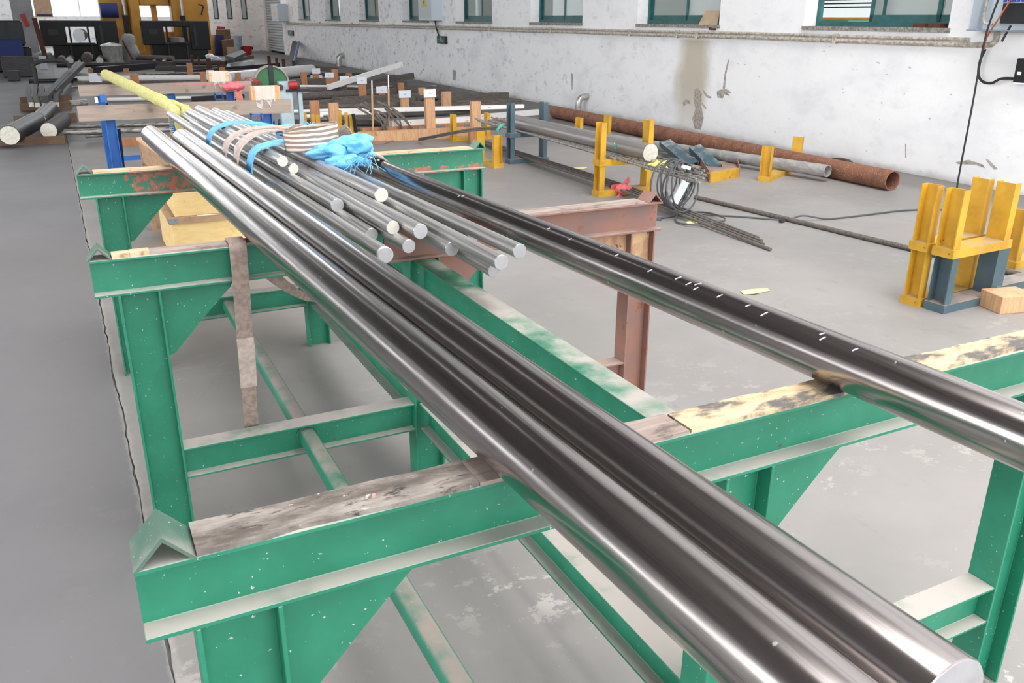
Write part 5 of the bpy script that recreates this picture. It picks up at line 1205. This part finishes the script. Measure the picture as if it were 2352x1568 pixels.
MB().lathe(p, p+V(0, 0, .42), [(0, .16), (.4, .22), (.42, .23)], 24).build('pail', M['red_paint'], t, smooth=True)
for s in (-1, 1): MB().box(p.x+s*.23-.03, p.x+s*.23+.03, p.y-.05, p.y+.05, .28, .38).build('handle', M['black'], t)
m = MB(); m.prism([(4.916, 29.943, 0.3), (6.462, 35.554, 0.3), (6.076, 32.553, 0.3), (4.939, 28.287, 0.3)], (0, 0, .1)); tag(m.build('dark_plate', M['stock_dark']), 'dark plate lying before the red bucket', 'plate')
m = MB(); m.blob((5.313, 35.647, 0.1), .25, .15, .12, .5, 6, 16, 10, 3); tag(m.build('white_scraps', M['card'], smooth=True), 'bright white offcuts behind the broad rust post', 'scrap')
m = MB(); q = [V((7.054, 30.52, 0.0)), V((7.221, 30.456, -0.0))]; a, b = V((9.045, 37.942, 0.669)), V((9.038, 36.916, 0.624))
m.prism([q[0], q[1], b, a], (.03, -.05, 0)); t = tag(m.build('leaning_plate', M['machine_grey']), 'grey steel plate with a blue edge leaning on the wall', 'plate')
MB().tube([q[1]+V(.02, -.05, 0), b+V(.02, -.05, 0)], .05, 6).build('blue_edge', M['blue'], t)
# ================================================================ ON THE LONG WALL
def wbox(m, y0, y1, z0, z1, d0, d1): m.box(wx((y0+y1)/2, d1), wx((y0+y1)/2, d0), y0, y1, z0, z1); return m
def warn_box(label, y0, y1, z0, z1, d, cat='box'):
    t = thing('switch_box', label, 'switch box', (wx(y0, d/2), (y0+y1)/2, z0))
    wbox(MB(), y0, y1, z0, z1, 0, d).build('case', M['box_side'], t, bevel=.006)
    wbox(MB(), y0+.05, y1-.05, z0+.06, z1-.06, d, d+.012).build('door', M['box_grey'], t)
    x = wx((y0+y1)/2, d+.016); yc = (y0+y1)/2; h = (z1-z0)
    s = .2 if y1-y0 < 2 else .45
    zc = z0+h*.5
    m = MB(); m.prism([(x, yc-s, zc-s*.55), (x, yc+s, zc-s*.55), (x, yc, zc+s*.7)], (.004, 0, 0)); o = m.build('warning_triangle', M['warn_yellow'], t)
    m = MB(); m.prism([(x-.002, yc+s*.1, zc+s*.4), (x-.002, yc-s*.15, zc-.02), (x-.002, yc+s*.02, zc-.02), (x-.002, yc-s*.1, zc-s*.42), (x-.002, yc+s*.18, zc+s*.06), (x-.002, yc+s*.02, zc+s*.06)], (.002, 0, 0)); m.build('bolt_mark', M['black'], o)
warn_box('grey switch box with a yellow warning triangle between two windows', 20.10, 21.0, 1.54, 2.4, .30)
warn_box('grey switch box with a yellow warning triangle beside the roller shutter', 38.9, 40.3, 1.44, 2.15, .45)
m = MB(); m.tube([(wx(20.4, .08), 20.4, 1.54), (wx(20.4, .06), 20.4, 1.4), (wx(20.25, .05), 20.25, 1.18)], .02, 6); tag(m.build('sign_cable', M['rubber']), 'short cable dropping from switch box to exit sign', 'cable')
def exit_sign(label, y0, y1, z0, z1):
    t = thing('exit_sign', label, 'sign', (wx(y0, .05), (y0+y1)/2, z0)); wbox(MB(), y0, y1, z0, z1, .0, .07).build('panel', M['sign_black'], t)
    x = wx((y0+y1)/2, .073); yc = (y0+y1)/2; zc = (z0+z1)/2; h = (z1-z0); w = y1-y0
    m = MB()
    for pts in ([(-.08, .28), (.08, .28), (.08, .40), (-.08, .40)], [(-.12, -.02), (.10, .02), (.12, .24), (-.08, .24)], [(-.20, -.34), (-.12, -.34), (.02, 0), (-.08, 0)], [(.02, -.02), (.10, 0), (.22, -.22), (.14, -.26)], [(.36, .04), (.16, .04), (.16, -.03), (.36, -.03)], [(-.2, .04), (-.36, .04), (-.36, -.03), (-.2, -.03)]):
        m.prism([(x, yc-a*w, zc+b*h) for a, b in pts], (.002, 0, 0))
    m.build('running_figure', M['sign_green'], t)
exit_sign('black and green running-man exit sign below the conduit', 19.78, 20.32, 1.0, 1.18)
exit_sign('small far exit sign beside the leaning plate', 38.0, 38.9, .86, 1.07)
t = thing('fuse_cabinet', 'open grey fuse cabinet with breakers and wires on the near wall', 'cabinet', (wx(4.75), 4.75, 1.5))
Y0, Y1, Zb, Zt, D = 4.24, 4.99, 1.52, 2.35, .22
wbox(MB(), Y0, Y1, Zb, Zt, 0, .012).build('back_panel', M['box_side'], t)
for a, b in ((Y0, Y0+.012), (Y1-.012, Y1)): wbox(MB(), a, b, Zb, Zt, .012, D).build('side_panel', M['box_side'], t)
wbox(MB(), Y0, Y1, Zb-.012, Zb, 0, D+.01).build('bottom_tray', M['bracket'], t); wbox(MB(), Y0, Y1, Zt, Zt+.012, 0, D).build('top_panel', M['box_side'], t)
wbox(MB(), Y0+.16, Y1-.2, Zb+.06, Zb+.25, .012, .03).build('mounting_plate', M['machine_grey'], t)
for r_ in range(3):
    for k in range(9):
        o = wbox(MB(), 4.36+.045*k, 4.36+.045*k+.042, Zb+.24+.1*r_, Zb+.31+.1*r_, .012, .075).build('breaker', M['breaker'], t)
        wbox(MB(), 4.367+.045*k, 4.367+.045*k+.028, Zb+.25+.1*r_, Zb+.275+.1*r_, .075, .09).build('toggle', M['breaker_blue'], o)
m = MB(); m.add([(wx(Y0, D), Y0, Zb-.01), (wx(Y0, D+.30), Y0-.28, Zb-.01), (wx(Y0, D+.30), Y0-.28, Zt), (wx(Y0, D), Y0, Zt)], [(0, 1, 2, 3)]); m.prism(m.v[:4], (0, -.015, 0)); m.build('open_door', M['white_paint'], t)
def wire(nm, pts, r, mt, par=None, lab=None):
    o = MB().tube(catmull(pts, 7), r, 8).build(nm, M[mt], par, smooth=True)
    if lab: tag(o, lab, 'cable')
wire('wire', [(wx(4.7, .1), 4.66, Zb+.3), (wx(4.7, .16), 4.72, Zb+.1), (wx(4.8, .16), 4.80, Zb-.05), (wx(4.86, .1), 4.86, 1.37), (wx(4.87, .06), 4.87, 1.33)], .008, 'orange_wire', t)
wire('wire', [(wx(4.9, .08), 4.88, Zt), (wx(4.9, .1), 4.92, Zb+.3), (wx(4.9, .12), 4.90, Zb+.08), (wx(4.8, .1), 4.82, Zb+.05)], .014, 'conduit', t)
wire('power_hose', [(wx(4.87, .06), 4.87, 1.34), (wx(4.9, .07), 4.895, 1.24), (wx(4.9, .08), 4.88, 1.10), (wx(4.8, .1), 4.80, 1.035), (wx(4.72, .1), 4.70, 1.03), (wx(4.62, .1), 4.61, 1.075), (wx(4.55, .1), 4.47, 1.085)], .013, 'rubber', None, 'black hose looping from the conduit to the black meter box')
wire('hanging_cable', [(wx(4.5, .26), 4.60, 2.4), (wx(4.6, .27), 4.66, 1.9), (wx(4.7, .28), 4.735, 1.45), (wx(4.7, .28), 4.735, .8), (wx(4.7, .28), 4.735, .06), (wx(4.6, .5), 4.55, .012)], .009, 'rubber', None, 'thin black cable hanging straight down the near wall')
wire('cable_stub', [(wx(4.55, .2), 4.55, 1.56), (wx(4.6, .2), 4.585, 1.48), (wx(4.6, .2), 4.61, 1.42)], .011, 'rubber', None, 'short black cable stub under the fuse cabinet')
t = thing('meter_box', 'black meter box with a white scale at the right picture edge', 'box', (wx(4.4, .06), 4.42, 1.05))
wbox(MB(), 4.25, 4.47, 1.045, 1.27, 0, .12).build('case', M['black'], t, bevel=.005); wbox(MB(), 4.25, 4.46, 1.04, 1.052, .0, .125).build('white_edge', M['card'], t)
wbox(MB(), 4.40, 4.44, 1.12, 1.15, .12, .123).build('scale', M['card_pale'], t)
# cardboard and bricks on the sills, things seen through the open window
m = MB(); yb = 9.28; m.add([(wx(yb, -.06), yb, 1.53), (wx(yb, -.06), yb+.42, 1.53), (wx(yb, -.13), yb+.36, 1.72), (wx(yb, -.13), yb+.04, 1.72)], []); m.prism([V(v) for v in m.v[:4]], (.01, 0, 0)); tag(m.build('cardboard', M['board_tan']), 'sheet of cardboard leaning on the sill of the second window', 'cardboard')
for k, (y, lab) in enumerate(((5.47, 'brown brick on the sill, right of its pair'), (5.66, 'brown brick on the sill, left of its pair'))):
    tag(wbox(MB(), y, y+.15, 1.53, 1.575, -.1, .03).build('brick', M['rust_dark']), lab, 'brick', 'bricks on the near window sill')
tag(wbox(MB(), 9.22, 9.34, 1.46, 1.5, -.02, .03).build('brick', M['rust_dark']), 'dark broken brick under the second window corner', 'brick')
t = thing('annex_machine', 'teal and orange machine seen through the open window', 'machine', (10.6, 8.9, 0))
MB().box(10.3, 10.9, 8.6, 9.6, 0, 1.62).build('body', M['teal_machine'], t); MB().box(10.2, 11.4, 7.9, 8.3, 1.4, 1.54).build('bed', M['orange'], t); MB().cyl((10.2, 7.6, 1.62), (10.2, 9.4, 1.62), .02, 8).build('rod', M['orange'], t, smooth=True)
for k in range(4): tag(MB().box(11.0, 11.05, 6.6, 10.5, 1.78+.055*k, 1.80+.055*k).build('rack_bar', M['black']), 'dark bar of the rack seen through the open window, number %s from below' % ('one', 'two', 'three', 'four')[k], 'steel bar', 'rack bars beyond the open window')
